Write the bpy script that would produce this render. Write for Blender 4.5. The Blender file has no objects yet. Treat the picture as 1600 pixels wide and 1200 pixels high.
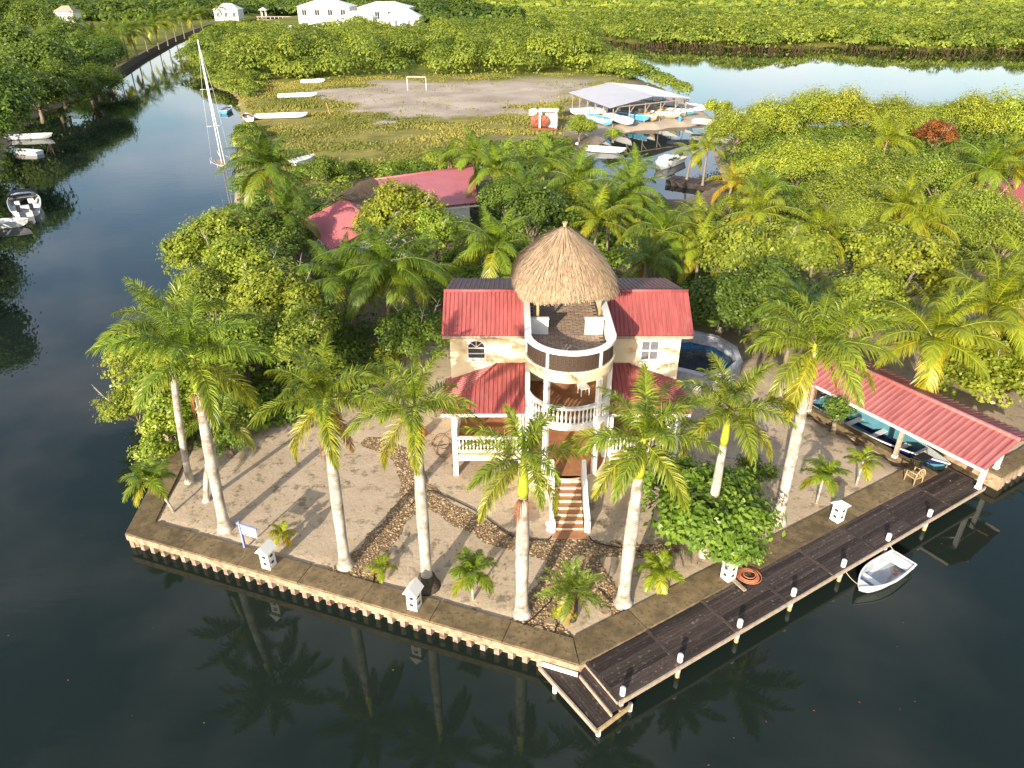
import bpy, math, random
import numpy as np
from mathutils import Vector, Matrix

R = math.radians
rng = np.random.default_rng(7)
random.seed(7)
scene = bpy.context.scene
COL = scene.collection

# ------------------------------------------------------------------ camera, sky, sun, exposure
CAM_H, PITCH, FPX = 22.0, R(29.5), 1110.0
cd = bpy.data.cameras.new('camera')
cd.sensor_width = 36.0
cd.lens = 36.0 * FPX / 1600.0
cd.clip_start = 0.5
cd.clip_end = 9000
cam = bpy.data.objects.new('camera', cd)
cam.location = (0, 0, CAM_H)
cam.rotation_euler = (R(90) - PITCH, 0, 0)
COL.objects.link(cam)
scene.camera = cam

SUN_EL = R(17.5)
SH = Vector((0.40, 0.916))            # direction in which shadows fall on the ground
world = bpy.data.worlds.new('World')
scene.world = world
world.use_nodes = True
wn, wl = world.node_tree.nodes, world.node_tree.links
wn.clear()
sky = wn.new('ShaderNodeTexSky')
sky.sky_type = 'NISHITA'
sky.sun_disc = False
sky.sun_elevation = SUN_EL
sky.sun_rotation = math.atan2(-SH.x, -SH.y)
sky.air_density = 1.0
sky.dust_density = 1.6
sky.ozone_density = 1.5
tc = wn.new('ShaderNodeTexCoord')
mp = wn.new('ShaderNodeMapping'); mp.inputs['Scale'].default_value = (1.0, 1.0, 2.6)
cl = wn.new('ShaderNodeTexNoise'); cl.inputs['Scale'].default_value = 2.3
cl.inputs['Detail'].default_value = 7; cl.inputs['Roughness'].default_value = 0.55
cr = wn.new('ShaderNodeValToRGB')
cr.color_ramp.elements[0].position = 0.47; cr.color_ramp.elements[0].color = (0, 0, 0, 1)
cr.color_ramp.elements[1].position = 0.72; cr.color_ramp.elements[1].color = (0.75, 0.75, 0.75, 1)
cmix = wn.new('ShaderNodeMixRGB')
cmix.inputs['Color2'].default_value = (6.6, 6.1, 6.4, 1)
bg = wn.new('ShaderNodeBackground'); bg.inputs['Strength'].default_value = 0.15
wo = wn.new('ShaderNodeOutputWorld')
wl.new(tc.outputs['Generated'], mp.inputs['Vector']); wl.new(mp.outputs[0], cl.inputs['Vector'])
wl.new(cl.outputs['Fac'], cr.inputs['Fac']); wl.new(cr.outputs['Color'], cmix.inputs['Fac'])
wl.new(sky.outputs[0], cmix.inputs['Color1']); wl.new(cmix.outputs[0], bg.inputs['Color'])
wl.new(bg.outputs[0], wo.inputs['Surface'])

sd = bpy.data.lights.new('sun', 'SUN')
sd.energy = 5.0
sd.angle = R(0.5)
sd.color = (1.0, 0.89, 0.73)
sun = bpy.data.objects.new('sun', sd)
sdir = Vector((SH.x * math.cos(SUN_EL), SH.y * math.cos(SUN_EL), -math.sin(SUN_EL)))
sun.rotation_euler = sdir.to_track_quat('-Z', 'Y').to_euler()
sun.location = (-30, -60, 60)
COL.objects.link(sun)

vs = scene.view_settings
vs.view_transform = 'Standard'; vs.look = 'None'; vs.gamma = 1.0
vs.use_curve_mapping = False
vs.exposure = 0.88
scene.cycles.max_bounces = 6
scene.cycles.transparent_max_bounces = 6

# ------------------------------------------------------------------ survey: a picture point on a level z -> ground plan
def G(x, y, z=0.0):
    u, v = x - 800.0, y - 600.0
    dy = FPX * math.cos(PITCH) - v * math.sin(PITCH)
    dz = -FPX * math.sin(PITCH) - v * math.cos(PITCH)
    t = (z - CAM_H) / dz
    return (u * t, dy * t)

# ------------------------------------------------------------------ materials
MATS = {}
def nmat(name):
    m = bpy.data.materials.new(name); m.use_nodes = True
    nt = m.node_tree; nt.nodes.clear()
    o = nt.nodes.new('ShaderNodeOutputMaterial')
    b = nt.nodes.new('ShaderNodeBsdfPrincipled')
    nt.links.new(b.outputs[0], o.inputs['Surface'])
    MATS[name] = m
    return m, nt, b, o

def mat(name, col, rough=0.7, var=0.18, scale=6.0, bump=0.0, bscale=30.0, metal=0.0, spec=0.3, col2=None, stretch=None, wear=None, objvar=0.0):
    """base colour with mottled variation, optional second colour and bump"""
    m, nt, b, o = nmat(name)
    N, L = nt.nodes, nt.links
    b.inputs['Roughness'].default_value = rough
    b.inputs['Metallic'].default_value = metal
    b.inputs['Specular IOR Level'].default_value = spec
    co = N.new('ShaderNodeTexCoord')
    vec = co.outputs['Object']
    if objvar:
        oi0 = N.new('ShaderNodeObjectInfo')
        mu0 = N.new('ShaderNodeMath'); mu0.operation = 'MULTIPLY'; mu0.inputs[1].default_value = 60
        L.new(oi0.outputs['Random'], mu0.inputs[0])
        ad0 = N.new('ShaderNodeVectorMath'); ad0.operation = 'ADD'
        L.new(vec, ad0.inputs[0]); L.new(mu0.outputs[0], ad0.inputs[1]); vec = ad0.outputs[0]
    vec0 = vec
    if stretch:
        mpn = N.new('ShaderNodeMapping'); mpn.inputs['Scale'].default_value = stretch
        L.new(vec, mpn.inputs['Vector']); vec = mpn.outputs[0]
    n = N.new('ShaderNodeTexNoise'); n.inputs['Scale'].default_value = scale
    n.inputs['Detail'].default_value = 6; n.inputs['Roughness'].default_value = 0.6
    L.new(vec, n.inputs['Vector'])
    ramp = N.new('ShaderNodeValToRGB')
    c2 = col2 if col2 else tuple(c * (1 - 2 * var) for c in col)
    ramp.color_ramp.elements[0].position = 0.3; ramp.color_ramp.elements[0].color = (*c2, 1)
    ramp.color_ramp.elements[1].position = 0.65; ramp.color_ramp.elements[1].color = (*col, 1)
    L.new(n.outputs['Fac'], ramp.inputs['Fac'])
    out = ramp.outputs['Color']
    if wear:
        n3 = N.new('ShaderNodeTexNoise'); n3.inputs['Scale'].default_value = wear[1]; n3.inputs['Detail'].default_value = 8
        L.new(vec0, n3.inputs['Vector'])
        r3 = N.new('ShaderNodeValToRGB')
        r3.color_ramp.elements[0].position = wear[2]; r3.color_ramp.elements[0].color = (0, 0, 0, 1)
        r3.color_ramp.elements[1].position = wear[2] + 0.12; r3.color_ramp.elements[1].color = (1, 1, 1, 1)
        L.new(n3.outputs['Fac'], r3.inputs['Fac'])
        mx = N.new('ShaderNodeMixRGB'); mx.inputs['Color2'].default_value = (*wear[0], 1)
        L.new(r3.outputs[0], mx.inputs['Fac']); L.new(out, mx.inputs['Color1']); out = mx.outputs[0]
    if objvar:
        oi = N.new('ShaderNodeObjectInfo')
        mr = N.new('ShaderNodeMapRange'); mr.inputs['To Min'].default_value = 1 - objvar; mr.inputs['To Max'].default_value = 1 + objvar
        L.new(oi.outputs['Random'], mr.inputs['Value'])
        mu = N.new('ShaderNodeMixRGB'); mu.blend_type = 'MULTIPLY'; mu.inputs['Fac'].default_value = 1
        L.new(out, mu.inputs['Color1']); L.new(mr.outputs[0], mu.inputs['Color2']); out = mu.outputs[0]
    L.new(out, b.inputs['Base Color'])
    if bump:
        n2 = N.new('ShaderNodeTexNoise'); n2.inputs['Scale'].default_value = bscale; n2.inputs['Detail'].default_value = 4
        L.new(vec, n2.inputs['Vector'])
        bp = N.new('ShaderNodeBump'); bp.inputs['Strength'].default_value = bump; bp.inputs['Distance'].default_value = 0.03
        L.new(n2.outputs['Fac'], bp.inputs['Height']); L.new(bp.outputs[0], b.inputs['Normal'])
    return m

def leafmat(name, ca, cb, rough=0.42, trans=0.32, tcol=(0.35, 0.42, 0.04)):
    """leaf: colour between ca and cb by a per-leaf value, times the object colour, part of the light passes through"""
    m, nt, b, o = nmat(name)
    N, L = nt.nodes, nt.links
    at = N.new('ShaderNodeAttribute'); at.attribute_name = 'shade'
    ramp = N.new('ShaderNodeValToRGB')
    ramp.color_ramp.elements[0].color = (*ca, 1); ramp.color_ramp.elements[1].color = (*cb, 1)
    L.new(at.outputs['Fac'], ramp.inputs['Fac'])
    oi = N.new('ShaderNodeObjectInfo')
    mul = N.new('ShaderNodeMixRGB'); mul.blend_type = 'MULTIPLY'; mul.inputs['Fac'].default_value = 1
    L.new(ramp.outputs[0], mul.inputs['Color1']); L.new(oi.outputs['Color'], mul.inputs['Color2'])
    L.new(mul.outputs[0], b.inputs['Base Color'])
    b.inputs['Roughness'].default_value = rough
    b.inputs['Specular IOR Level'].default_value = 0.35
    tr = N.new('ShaderNodeBsdfTranslucent')
    mul2 = N.new('ShaderNodeMixRGB'); mul2.blend_type = 'MULTIPLY'; mul2.inputs['Fac'].default_value = 1
    mul2.inputs['Color2'].default_value = (1.6, 1.5, 0.7, 1)
    L.new(mul.outputs[0], mul2.inputs['Color1']); L.new(mul2.outputs[0], tr.inputs['Color'])
    mx = N.new('ShaderNodeMixShader'); mx.inputs['Fac'].default_value = trans
    L.new(b.outputs[0], mx.inputs[1]); L.new(tr.outputs[0], mx.inputs[2])
    L.new(mx.outputs[0], o.inputs['Surface'])
    return m

WHITE = mat('white_paint', (0.80, 0.78, 0.73), 0.55, 0.05, 2.0, 0.05, 40, wear=((0.55, 0.5, 0.42), 3.0, 0.66))
CREAM = mat('cream_render', (0.80, 0.70, 0.48), 0.8, 0.07, 1.2, 0.15, 60, wear=((0.55, 0.41, 0.22), 1.6, 0.57))
BAND = mat('tan_band', (0.72, 0.58, 0.36), 0.75, 0.10, 2.0, 0.1, 50)
RED = mat('red_roof_metal', (0.38, 0.095, 0.088), 0.55, 0.20, 1.2, 0.0, metal=0.0, spec=0.4, stretch=(5, 0.7, 0.7), wear=((0.30, 0.10, 0.09), 2.2, 0.58))
REDB = mat('red_roof_faded', (0.42, 0.135, 0.128), 0.55, 0.20, 1.0, spec=0.35, stretch=(0.7, 5, 0.7), wear=((0.33, 0.12, 0.11), 1.4, 0.58))
REDSHADE = mat('red_roof_shaded', (0.20, 0.10, 0.09), 0.6, 0.2, 2.0)  # back slope of the red roof, its shade put into the colour
TERRA = mat('terracotta_tile', (0.42, 0.20, 0.10), 0.6, 0.15, 3.0)
PAVER = mat('terrace_paver', (0.37, 0.26, 0.18), 0.7, 0.22, 4.0, 0.1, 30, objvar=0.18)
WICKER = mat('brown_wicker', (0.085, 0.055, 0.04), 0.6, 0.25, 18)
WOODK = mat('dark_weathered_plank', (0.072, 0.052, 0.046), 0.62, 0.30, 3.0, 0.35, 20, stretch=(1.2, 14, 8), wear=((0.17, 0.14, 0.12), 7.0, 0.60), objvar=0.45)
WOODL = mat('bleached_timber', (0.42, 0.34, 0.26), 0.8, 0.2, 5.0, 0.2, 30)
WOODT = mat('tan_timber', (0.46, 0.33, 0.17), 0.75, 0.2, 5.0, 0.2, 30)
DOORW = mat('brown_door_wood', (0.22, 0.10, 0.045), 0.5, 0.2, 4.0)
CONC = mat('brown_aggregate_concrete', (0.23, 0.165, 0.085), 0.85, 0.28, 1.6, 0.5, 45, wear=((0.10, 0.08, 0.045), 7.0, 0.53), objvar=0.14)
CONCE = mat('pale_seawall_edge', (0.42, 0.31, 0.20), 0.85, 0.22, 3.0, 0.3, 40, wear=((0.22, 0.15, 0.09), 4.0, 0.52))
SHEET = mat('pale_sheet_pile', (0.40, 0.30, 0.245), 0.75, 0.25, 2.5, wear=((0.14, 0.09, 0.05), 2.8, 0.50))
GLASSY = mat('window_glass', (0.05, 0.06, 0.07), 0.08, 0.2, 3, spec=0.6)
CURTAIN = mat('curtain_behind_glass', (0.17, 0.175, 0.19), 0.3, 0.2, 8)
GEL = mat('white_gelcoat', (0.78, 0.78, 0.77), 0.3, 0.04, 2.0, spec=0.5, wear=((0.55, 0.53, 0.48), 2.5, 0.62))
GELG = mat('grey_boat_floor', (0.42, 0.45, 0.48), 0.5, 0.15, 3.0)
BLUEH = mat('navy_hull', (0.015, 0.025, 0.12), 0.25, 0.1, 2, spec=0.6)
BLUEI = mat('teal_boat_inside', (0.09, 0.24, 0.30), 0.45, 0.12, 2)
BLUEP = mat('sky_blue_paint', (0.10, 0.36, 0.58), 0.45, 0.12, 2)
BLACKP = mat('black_engine', (0.03, 0.032, 0.04), 0.35, 0.1, 3)
CANVAS = mat('navy_canvas', (0.018, 0.02, 0.035), 0.8, 0.1, 4)
STEEL = mat('pale_alloy', (0.72, 0.72, 0.72), 0.4, 0.05, 3)
SIGNB = mat('blue_sign_frame', (0.24, 0.29, 0.55), 0.5, 0.1, 4)
SIGNT = mat('faint_sign_print', (0.50, 0.56, 0.46), 0.5, 0.05, 4)
HOSE = mat('orange_hose', (0.60, 0.21, 0.11), 0.5, 0.1, 5)
POTM = mat('clay_pot', (0.50, 0.15, 0.06), 0.7, 0.15, 5)
ROPE = mat('rope', (0.55, 0.47, 0.34), 0.9, 0.1, 10)
TIN = mat('pale_tin_roof', (0.36, 0.37, 0.41), 0.5, 0.05, 0.6, spec=0.5)
STONEP = mat('pool_render', (0.40, 0.42, 0.47), 0.85, 0.2, 5.0, 0.3, 18)
POOLT = mat('blue_pool_tile', (0.03, 0.20, 0.42), 0.3, 0.4, 4)
RUST = mat('rust', (0.26, 0.08, 0.04), 0.8, 0.25, 6)
TRUNKR = None
THATCHC = leafmat('straw', (0.20, 0.135, 0.085), (0.58, 0.44, 0.29), 0.9, 0.10)
DARKT = mat('old_dark_thatch', (0.17, 0.115, 0.065), 0.95, 0.3, 6.0, 0.6, 20)
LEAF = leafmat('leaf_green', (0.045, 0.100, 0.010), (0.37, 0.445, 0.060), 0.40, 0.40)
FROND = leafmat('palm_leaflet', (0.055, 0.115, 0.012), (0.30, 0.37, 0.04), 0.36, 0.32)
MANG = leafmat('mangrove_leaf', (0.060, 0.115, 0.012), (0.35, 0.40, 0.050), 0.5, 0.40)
GRASSM = leafmat('dry_grass', (0.10, 0.13, 0.022), (0.36, 0.31, 0.075), 0.8, 0.3)
BARK = mat('grey_bark', (0.26, 0.20, 0.145), 0.9, 0.25, 6, 0.5, 25)
BARKD = mat('dead_branch', (0.50, 0.45, 0.38), 0.9, 0.15, 6, 0.3, 25)
COCO = mat('coconut_trunk', (0.27, 0.215, 0.16), 0.9, 0.2, 5, 0.5, 12, stretch=(1, 1, 6))
SHAFT = mat('green_crownshaft', (0.33, 0.42, 0.03), 0.35, 0.12, 2.0, spec=0.5, col2=(0.45, 0.44, 0.05), stretch=(3, 3, .6))
RACH = mat('palm_rib', (0.30, 0.32, 0.06), 0.5, 0.1, 3)
DEADF = leafmat('dead_frond', (0.20, 0.10, 0.03), (0.46, 0.28, 0.09), 0.8, 0.2)
ROOTM = mat('root_mass', (0.10, 0.08, 0.055), 0.95, 0.35, 14, 0.8, 30)
MROOT = mat('mangrove_root', (0.13, 0.07, 0.045), 0.9, 0.3, 6)

def royal_trunk_mat():
    m, nt, b, o = nmat('royal_palm_trunk')
    N, L = nt.nodes, nt.links
    co = N.new('ShaderNodeTexCoord')
    w = N.new('ShaderNodeTexWave'); w.wave_type = 'BANDS'; w.bands_direction = 'Z'
    w.inputs['Scale'].default_value = 3.4; w.inputs['Distortion'].default_value = 2.2; w.inputs['Detail'].default_value = 3
    L.new(co.outputs['Object'], w.inputs['Vector'])
    n = N.new('ShaderNodeTexNoise'); n.inputs['Scale'].default_value = 2.2; n.inputs['Detail'].default_value = 8
    L.new(co.outputs['Object'], n.inputs['Vector'])
    r1 = N.new('ShaderNodeValToRGB')
    r1.color_ramp.elements[0].position = 0.32; r1.color_ramp.elements[0].color = (0.20, 0.165, 0.12, 1)
    r1.color_ramp.elements[1].position = 0.55; r1.color_ramp.elements[1].color = (0.50, 0.46, 0.40, 1)
    L.new(n.outputs['Fac'], r1.inputs['Fac'])
    r2 = N.new('ShaderNodeValToRGB')
    r2.color_ramp.elements[0].position = 0.0; r2.color_ramp.elements[0].color = (0.62, 0.60, 0.57, 1)
    r2.color_ramp.elements[1].position = 0.25; r2.color_ramp.elements[1].color = (1, 1, 1, 1)
    L.new(w.outputs['Fac'], r2.inputs['Fac'])
    mu = N.new('ShaderNodeMixRGB'); mu.blend_type = 'MULTIPLY'; mu.inputs['Fac'].default_value = 1
    L.new(r1.outputs[0], mu.inputs['Color1']); L.new(r2.outputs[0], mu.inputs['Color2'])
    L.new(mu.outputs[0], b.inputs['Base Color']); b.inputs['Roughness'].default_value = 0.75
    bp = N.new('ShaderNodeBump'); bp.inputs['Strength'].default_value = 0.3; bp.inputs['Distance'].default_value = 0.03
    L.new(w.outputs['Fac'], bp.inputs['Height']); L.new(bp.outputs[0], b.inputs['Normal'])
    return m
TRUNKR = royal_trunk_mat()

def water_mat():
    m, nt, b, o = nmat('dark_canal_water')
    N, L = nt.nodes, nt.links
    b.inputs['Base Color'].default_value = (0.011, 0.018, 0.014, 1)
    b.inputs['Roughness'].default_value = 0.02
    b.inputs['IOR'].default_value = 1.333
    b.inputs['Specular IOR Level'].default_value = 0.5
    co = N.new('ShaderNodeTexCoord')
    mpn = N.new('ShaderNodeMapping'); mpn.inputs['Scale'].default_value = (0.55, 1.5, 1); mpn.inputs['Rotation'].default_value = (0, 0, R(12))
    L.new(co.outputs['Object'], mpn.inputs['Vector'])
    n = N.new('ShaderNodeTexNoise'); n.inputs['Scale'].default_value = 0.9; n.inputs['Detail'].default_value = 3
    L.new(mpn.outputs[0], n.inputs['Vector'])
    n2 = N.new('ShaderNodeTexNoise'); n2.inputs['Scale'].default_value = 0.035; n2.inputs['Detail'].default_value = 2
    L.new(co.outputs['Object'], n2.inputs['Vector'])
    rp = N.new('ShaderNodeValToRGB'); rp.color_ramp.elements[0].position = 0.40; rp.color_ramp.elements[1].position = 0.62
    L.new(n2.outputs['Fac'], rp.inputs['Fac'])
    mu = N.new('ShaderNodeMath'); mu.operation = 'MULTIPLY'
    L.new(n.outputs['Fac'], mu.inputs[0]); L.new(rp.outputs[0], mu.inputs[1])
    bp = N.new('ShaderNodeBump'); bp.inputs['Strength'].default_value = 0.16; bp.inputs['Distance'].default_value = 0.04
    L.new(mu.outputs[0], bp.inputs['Height']); L.new(bp.outputs[0], b.inputs['Normal'])
    return m
WATER = water_mat()

def ground_mat():
    m, nt, b, o = nmat('sandy_ground')
    N, L = nt.nodes, nt.links
    b.inputs['Roughness'].default_value = 0.95; b.inputs['Specular IOR Level'].default_value = 0.1
    co = N.new('ShaderNodeTexCoord')
    def noise(s, d=6, r=0.6):
        n = N.new('ShaderNodeTexNoise'); n.inputs['Scale'].default_value = s; n.inputs['Detail'].default_value = d; n.inputs['Roughness'].default_value = r
        L.new(co.outputs['Object'], n.inputs['Vector']); return n.outputs['Fac']
    def ramp(f, p0, p1, c0, c1):
        r = N.new('ShaderNodeValToRGB'); e = r.color_ramp.elements
        e[0].position = p0; e[1].position = p1; e[0].color = (*c0, 1); e[1].color = (*c1, 1)
        L.new(f, r.inputs['Fac']); return r.outputs[0]
    def mix(f, a, c, mode='MIX'):
        x = N.new('ShaderNodeMixRGB'); x.blend_type = mode
        if isinstance(f, float): x.inputs['Fac'].default_value = f
        else: L.new(f, x.inputs['Fac'])
        for k, v in (('Color1', a), ('Color2', c)):
            if isinstance(v, tuple): x.inputs[k].default_value = (*v, 1)
            else: L.new(v, x.inputs[k])
        return x.outputs[0]
    def attr(nm):
        a = N.new('ShaderNodeAttribute'); a.attribute_name = nm; return a.outputs['Fac']
    k0, k1 = (0, 0, 0), (1, 1, 1)
    sand = ramp(noise(0.35, 8), 0.3, 0.7, (0.42, 0.325, 0.218), (0.56, 0.45, 0.322))
    sand = mix(ramp(noise(9, 4), 0.35, 0.7, k0, (0.35, 0.35, 0.35)), sand, (0.27, 0.20, 0.14))
    moss = ramp(noise(1.5, 12, 0.72), 0.53, 0.60, k0, (0.7, 0.7, 0.7))
    moss2 = ramp(noise(0.22, 3), 0.36, 0.52, k0, k1)
    mm = mix(1.0, moss, moss2, 'MULTIPLY')
    sand = mix(mm, sand, (0.13, 0.11, 0.062))
    grey = ramp(noise(0.12, 8), 0.35, 0.65, (0.33, 0.265, 0.20), (0.49, 0.41, 0.32))
    col = mix(attr('pale'), sand, grey)
    gr = ramp(noise(0.30, 8), 0.3, 0.7, (0.13, 0.14, 0.03), (0.34, 0.27, 0.08))
    gm = N.new('ShaderNodeMath'); gm.operation = 'MULTIPLY_ADD'; gm.inputs[1].default_value = 2.0; gm.inputs[2].default_value = -0.5
    add = N.new('ShaderNodeMath'); add.operation = 'ADD'
    L.new(attr('grass'), add.inputs[0])
    nb = N.new('ShaderNodeMath'); nb.operation = 'MULTIPLY_ADD'; nb.inputs[1].default_value = 1.6; nb.inputs[2].default_value = -0.8
    L.new(noise(0.22, 8), nb.inputs[0]); L.new(nb.outputs[0], add.inputs[1])
    L.new(add.outputs[0], gm.inputs[0])
    gm.use_clamp = True
    col = mix(gm.outputs[0], col, gr)
    soil = ramp(noise(1.5, 8), 0.3, 0.7, (0.06, 0.045, 0.03), (0.20, 0.15, 0.10))
    col = mix(attr('soil'), col, soil)
    marsh = ramp(noise(0.02, 6), 0.35, 0.65, (0.10, 0.12, 0.018), (0.22, 0.22, 0.04))
    col = mix(attr('marsh'), col, marsh)
    L.new(col, b.inputs['Base Color'])
    bp = N.new('ShaderNodeBump'); bp.inputs['Strength'].default_value = 0.55; bp.inputs['Distance'].default_value = 0.05
    L.new(noise(5, 6), bp.inputs['Height']); L.new(bp.outputs[0], b.inputs['Normal'])
    return m
GROUND = ground_mat()
PATHM = mat('path_bed', (0.22, 0.15, 0.085), 0.95, 0.3, 8, 0.5, 20)
def pebble_mat():
    m, nt, b, o = nmat('path_pebbles')
    N, L = nt.nodes, nt.links
    a = N.new('ShaderNodeAttribute'); a.attribute_name = 'shade'
    r = N.new('ShaderNodeValToRGB'); e = r.color_ramp.elements
    e[0].color = (0.19, 0.125, 0.07, 1); e[1].color = (0.62, 0.47, 0.29, 1)
    e.new(0.5).color = (0.36, 0.23, 0.10, 1)
    L.new(a.outputs['Fac'], r.inputs['Fac']); L.new(r.outputs[0], b.inputs['Base Color'])
    b.inputs['Roughness'].default_value = 0.85
    return m
PEBBLE = pebble_mat()

# ------------------------------------------------------------------ mesh helpers
class MB:
    """collects boxes, tubes, lathes ... for ONE mesh object"""
    def __init__(s): s.v = []; s.f = []; s.sm = []
    def add(s, vs, fs, smooth=False):
        o = len(s.v); s.v.extend([tuple(p) for p in vs])
        s.f.extend([tuple(i + o for i in f) for f in fs]); s.sm.extend([smooth] * len(fs)); return s
    def box(s, c, d, rz=0.0, M=None, tilt=None):
        hx, hy, hz = d[0] / 2, d[1] / 2, d[2] / 2
        pts = [Vector((x, y, z)) for x in (-hx, hx) for y in (-hy, hy) for z in (-hz, hz)]
        if tilt is not None: pts = [tilt @ p for p in pts]
        if rz: rm = Matrix.Rotation(rz, 3, 'Z'); pts = [rm @ p for p in pts]
        pts = [p + Vector(c) for p in pts]
        return s.add(pts, [(0, 1, 3, 2), (4, 6, 7, 5), (0, 4, 5, 1), (2, 3, 7, 6), (0, 2, 6, 4), (1, 5, 7, 3)])
    def bar(s, a, b, w, h=None, n=4, smooth=False):
        return s.tube([a, b], [w / 2 * (1.414 if n == 4 else 1)] * 2, n, smooth=smooth)
    def tube(s, pts, rad, n=8, cap=True, smooth=True):
        pts = [Vector(p) for p in pts]
        vs, fs = [], []
        ref = None
        for i, p in enumerate(pts):
            t = (pts[min(i + 1, len(pts) - 1)] - pts[max(i - 1, 0)]).normalized()
            if ref is None or abs(ref.dot(t)) > 0.98:
                ref = Vector((0, 0, 1)) if abs(t.z) < 0.9 else Vector((1, 0, 0))
            x = t.cross(ref).normalized(); y = x.cross(t).normalized()
            ref = y
            r = rad[i] if hasattr(rad, '__len__') else rad
            for k in range(n):
                a = 2 * math.pi * (k + 0.5) / n
                vs.append(p + (x * math.cos(a) + y * math.sin(a)) * r)
        for i in range(len(pts) - 1):
            for k in range(n):
                k2 = (k + 1) % n
                fs.append((i * n + k, i * n + k2, (i + 1) * n + k2, (i + 1) * n + k))
        if cap:
            fs.append(tuple(range(n - 1, -1, -1))); fs.append(tuple((len(pts) - 1) * n + k for k in range(n)))
        return s.add(vs, fs, smooth)
    def lathe(s, prof, n=12, c=(0, 0, 0), smooth=True):
        vs = [(c[0] + r * math.cos(2 * math.pi * k / n), c[1] + r * math.sin(2 * math.pi * k / n), c[2] + z) for r, z in prof for k in range(n)]
        fs = [(i * n + k, i * n + (k + 1) % n, (i + 1) * n + (k + 1) % n, (i + 1) * n + k) for i in range(len(prof) - 1) for k in range(n)]
        fs.append(tuple(range(n - 1, -1, -1))); fs.append(tuple((len(prof) - 1) * n + k for k in range(n)))
        return s.add(vs, fs, smooth)
    def prism(s, poly, z0, z1):
        n = len(poly)
        a = sum(poly[i][0] * poly[(i + 1) % n][1] - poly[(i + 1) % n][0] * poly[i][1] for i in range(n))
        if a < 0: poly = poly[::-1]
        vs = [(x, y, z0) for x, y in poly] + [(x, y, z1) for x, y in poly]
        fs = [tuple(range(n - 1, -1, -1)), tuple(range(n, 2 * n))] + [(i, (i + 1) % n, n + (i + 1) % n, n + i) for i in range(n)]
        return s.add(vs, fs)
    def arc(s, cx, cy, r0, r1, z0, z1, a0, a1, n=24):
        """curved solid band between radii r0<r1, angles a0..a1"""
        vs, fs = [], []
        for i in range(n + 1):
            a = a0 + (a1 - a0) * i / n
            c, q = math.cos(a), math.sin(a)
            vs += [(cx + r0 * c, cy + r0 * q, z0), (cx + r1 * c, cy + r1 * q, z0), (cx + r1 * c, cy + r1 * q, z1), (cx + r0 * c, cy + r0 * q, z1)]
        for i in range(n):
            b, d = i * 4, i * 4 + 4
            for k in range(4):
                k2 = (k + 1) % 4
                fs.append((b + k, b + k2, d + k2, d + k))
        fs.append((3, 2, 1, 0)); e = n * 4; fs.append((e, e + 1, e + 2, e + 3))
        return s.add(vs, fs)
    def mesh(s, name='mesh'):
        m = bpy.data.meshes.new(name)
        m.from_pydata(s.v, [], s.f); m.update()
        m.polygons.foreach_set('use_smooth', s.sm)
        return m
    def build(s, name, material, parent=None, loc=None, rz=0.0):
        return put(name, s.mesh(name), material, parent, loc, rz)

def put(name, me, material, parent=None, loc=None, rz=0.0):
    if material is not None and not me.materials: me.materials.append(material)
    o = bpy.data.objects.new(name, me); COL.objects.link(o)
    if parent is not None: o.parent = parent
    if loc is not None: o.location = loc
    if rz: o.rotation_euler = (0, 0, rz)
    return o

def tag(o, label=None, cat=None, group=None, kind=None):
    if label: o['label'] = label
    if cat: o['category'] = cat
    if group: o['group'] = group
    if kind: o['kind'] = kind
    return o

def thing(name, label, cat, loc=(0, 0, 0), rz=0.0, group=None):
    o = bpy.data.objects.new(name, None); COL.objects.link(o)
    o.location = loc; o.rotation_euler = (0, 0, rz); o.empty_display_size = 0.3
    return tag(o, label, cat, group)

def npmesh(name, verts, faces4=None, faces3=None, shade=None, smooth=False):
    """fast mesh from numpy arrays, with a per-point value 'shade'"""
    me = bpy.data.meshes.new(name)
    nv = len(verts); me.vertices.add(nv); me.vertices.foreach_set('co', np.asarray(verts, np.float32).ravel())
    loops, starts, tot = [], [], 0
    for f in (faces4, faces3):
        if f is None or len(f) == 0: continue
        f = np.asarray(f, np.int32); k = f.shape[1]
        loops.append(f.ravel()); starts.append(tot + np.arange(len(f), dtype=np.int32) * k); tot += f.size
    loops = np.concatenate(loops); starts = np.concatenate(starts).astype(np.int32)
    me.loops.add(len(loops)); me.loops.foreach_set('vertex_index', loops)
    me.polygons.add(len(starts)); me.polygons.foreach_set('loop_start', starts)
    if smooth: me.polygons.foreach_set('use_smooth', np.ones(len(starts), bool))
    me.update(calc_edges=True)
    if shade is not None:
        a = me.attributes.new('shade', 'FLOAT', 'POINT'); a.data.foreach_set('value', np.asarray(shade, np.float32))
    return me

def unit(a): return a / np.maximum(np.linalg.norm(a, axis=-1, keepdims=True), 1e-9)

def leaves_mesh(name, pos, nrm, size, aspect, shade, rg, fold=0.0):
    """one diamond-like leaf (2 triangles folded on the midrib) per position"""
    n = len(pos)
    t = unit(np.cross(nrm, unit(rg.normal(size=(n, 3)))))
    b = np.cross(nrm, t)
    L = (size * rg.uniform(0.7, 1.3, n))[:, None]; W = L * aspect
    v = np.empty((n, 4, 3))
    v[:, 0] = pos - t * L * 0.5
    v[:, 1] = pos + b * W * 0.5 + t * L * 0.08 + nrm * L * fold
    v[:, 2] = pos + t * L * 0.5
    v[:, 3] = pos - b * W * 0.5 + t * L * 0.08 + nrm * L * fold
    f = np.arange(n * 4).reshape(n, 4)
    return npmesh(name, v.reshape(-1, 3), f, None, np.repeat(shade, 4))

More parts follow.
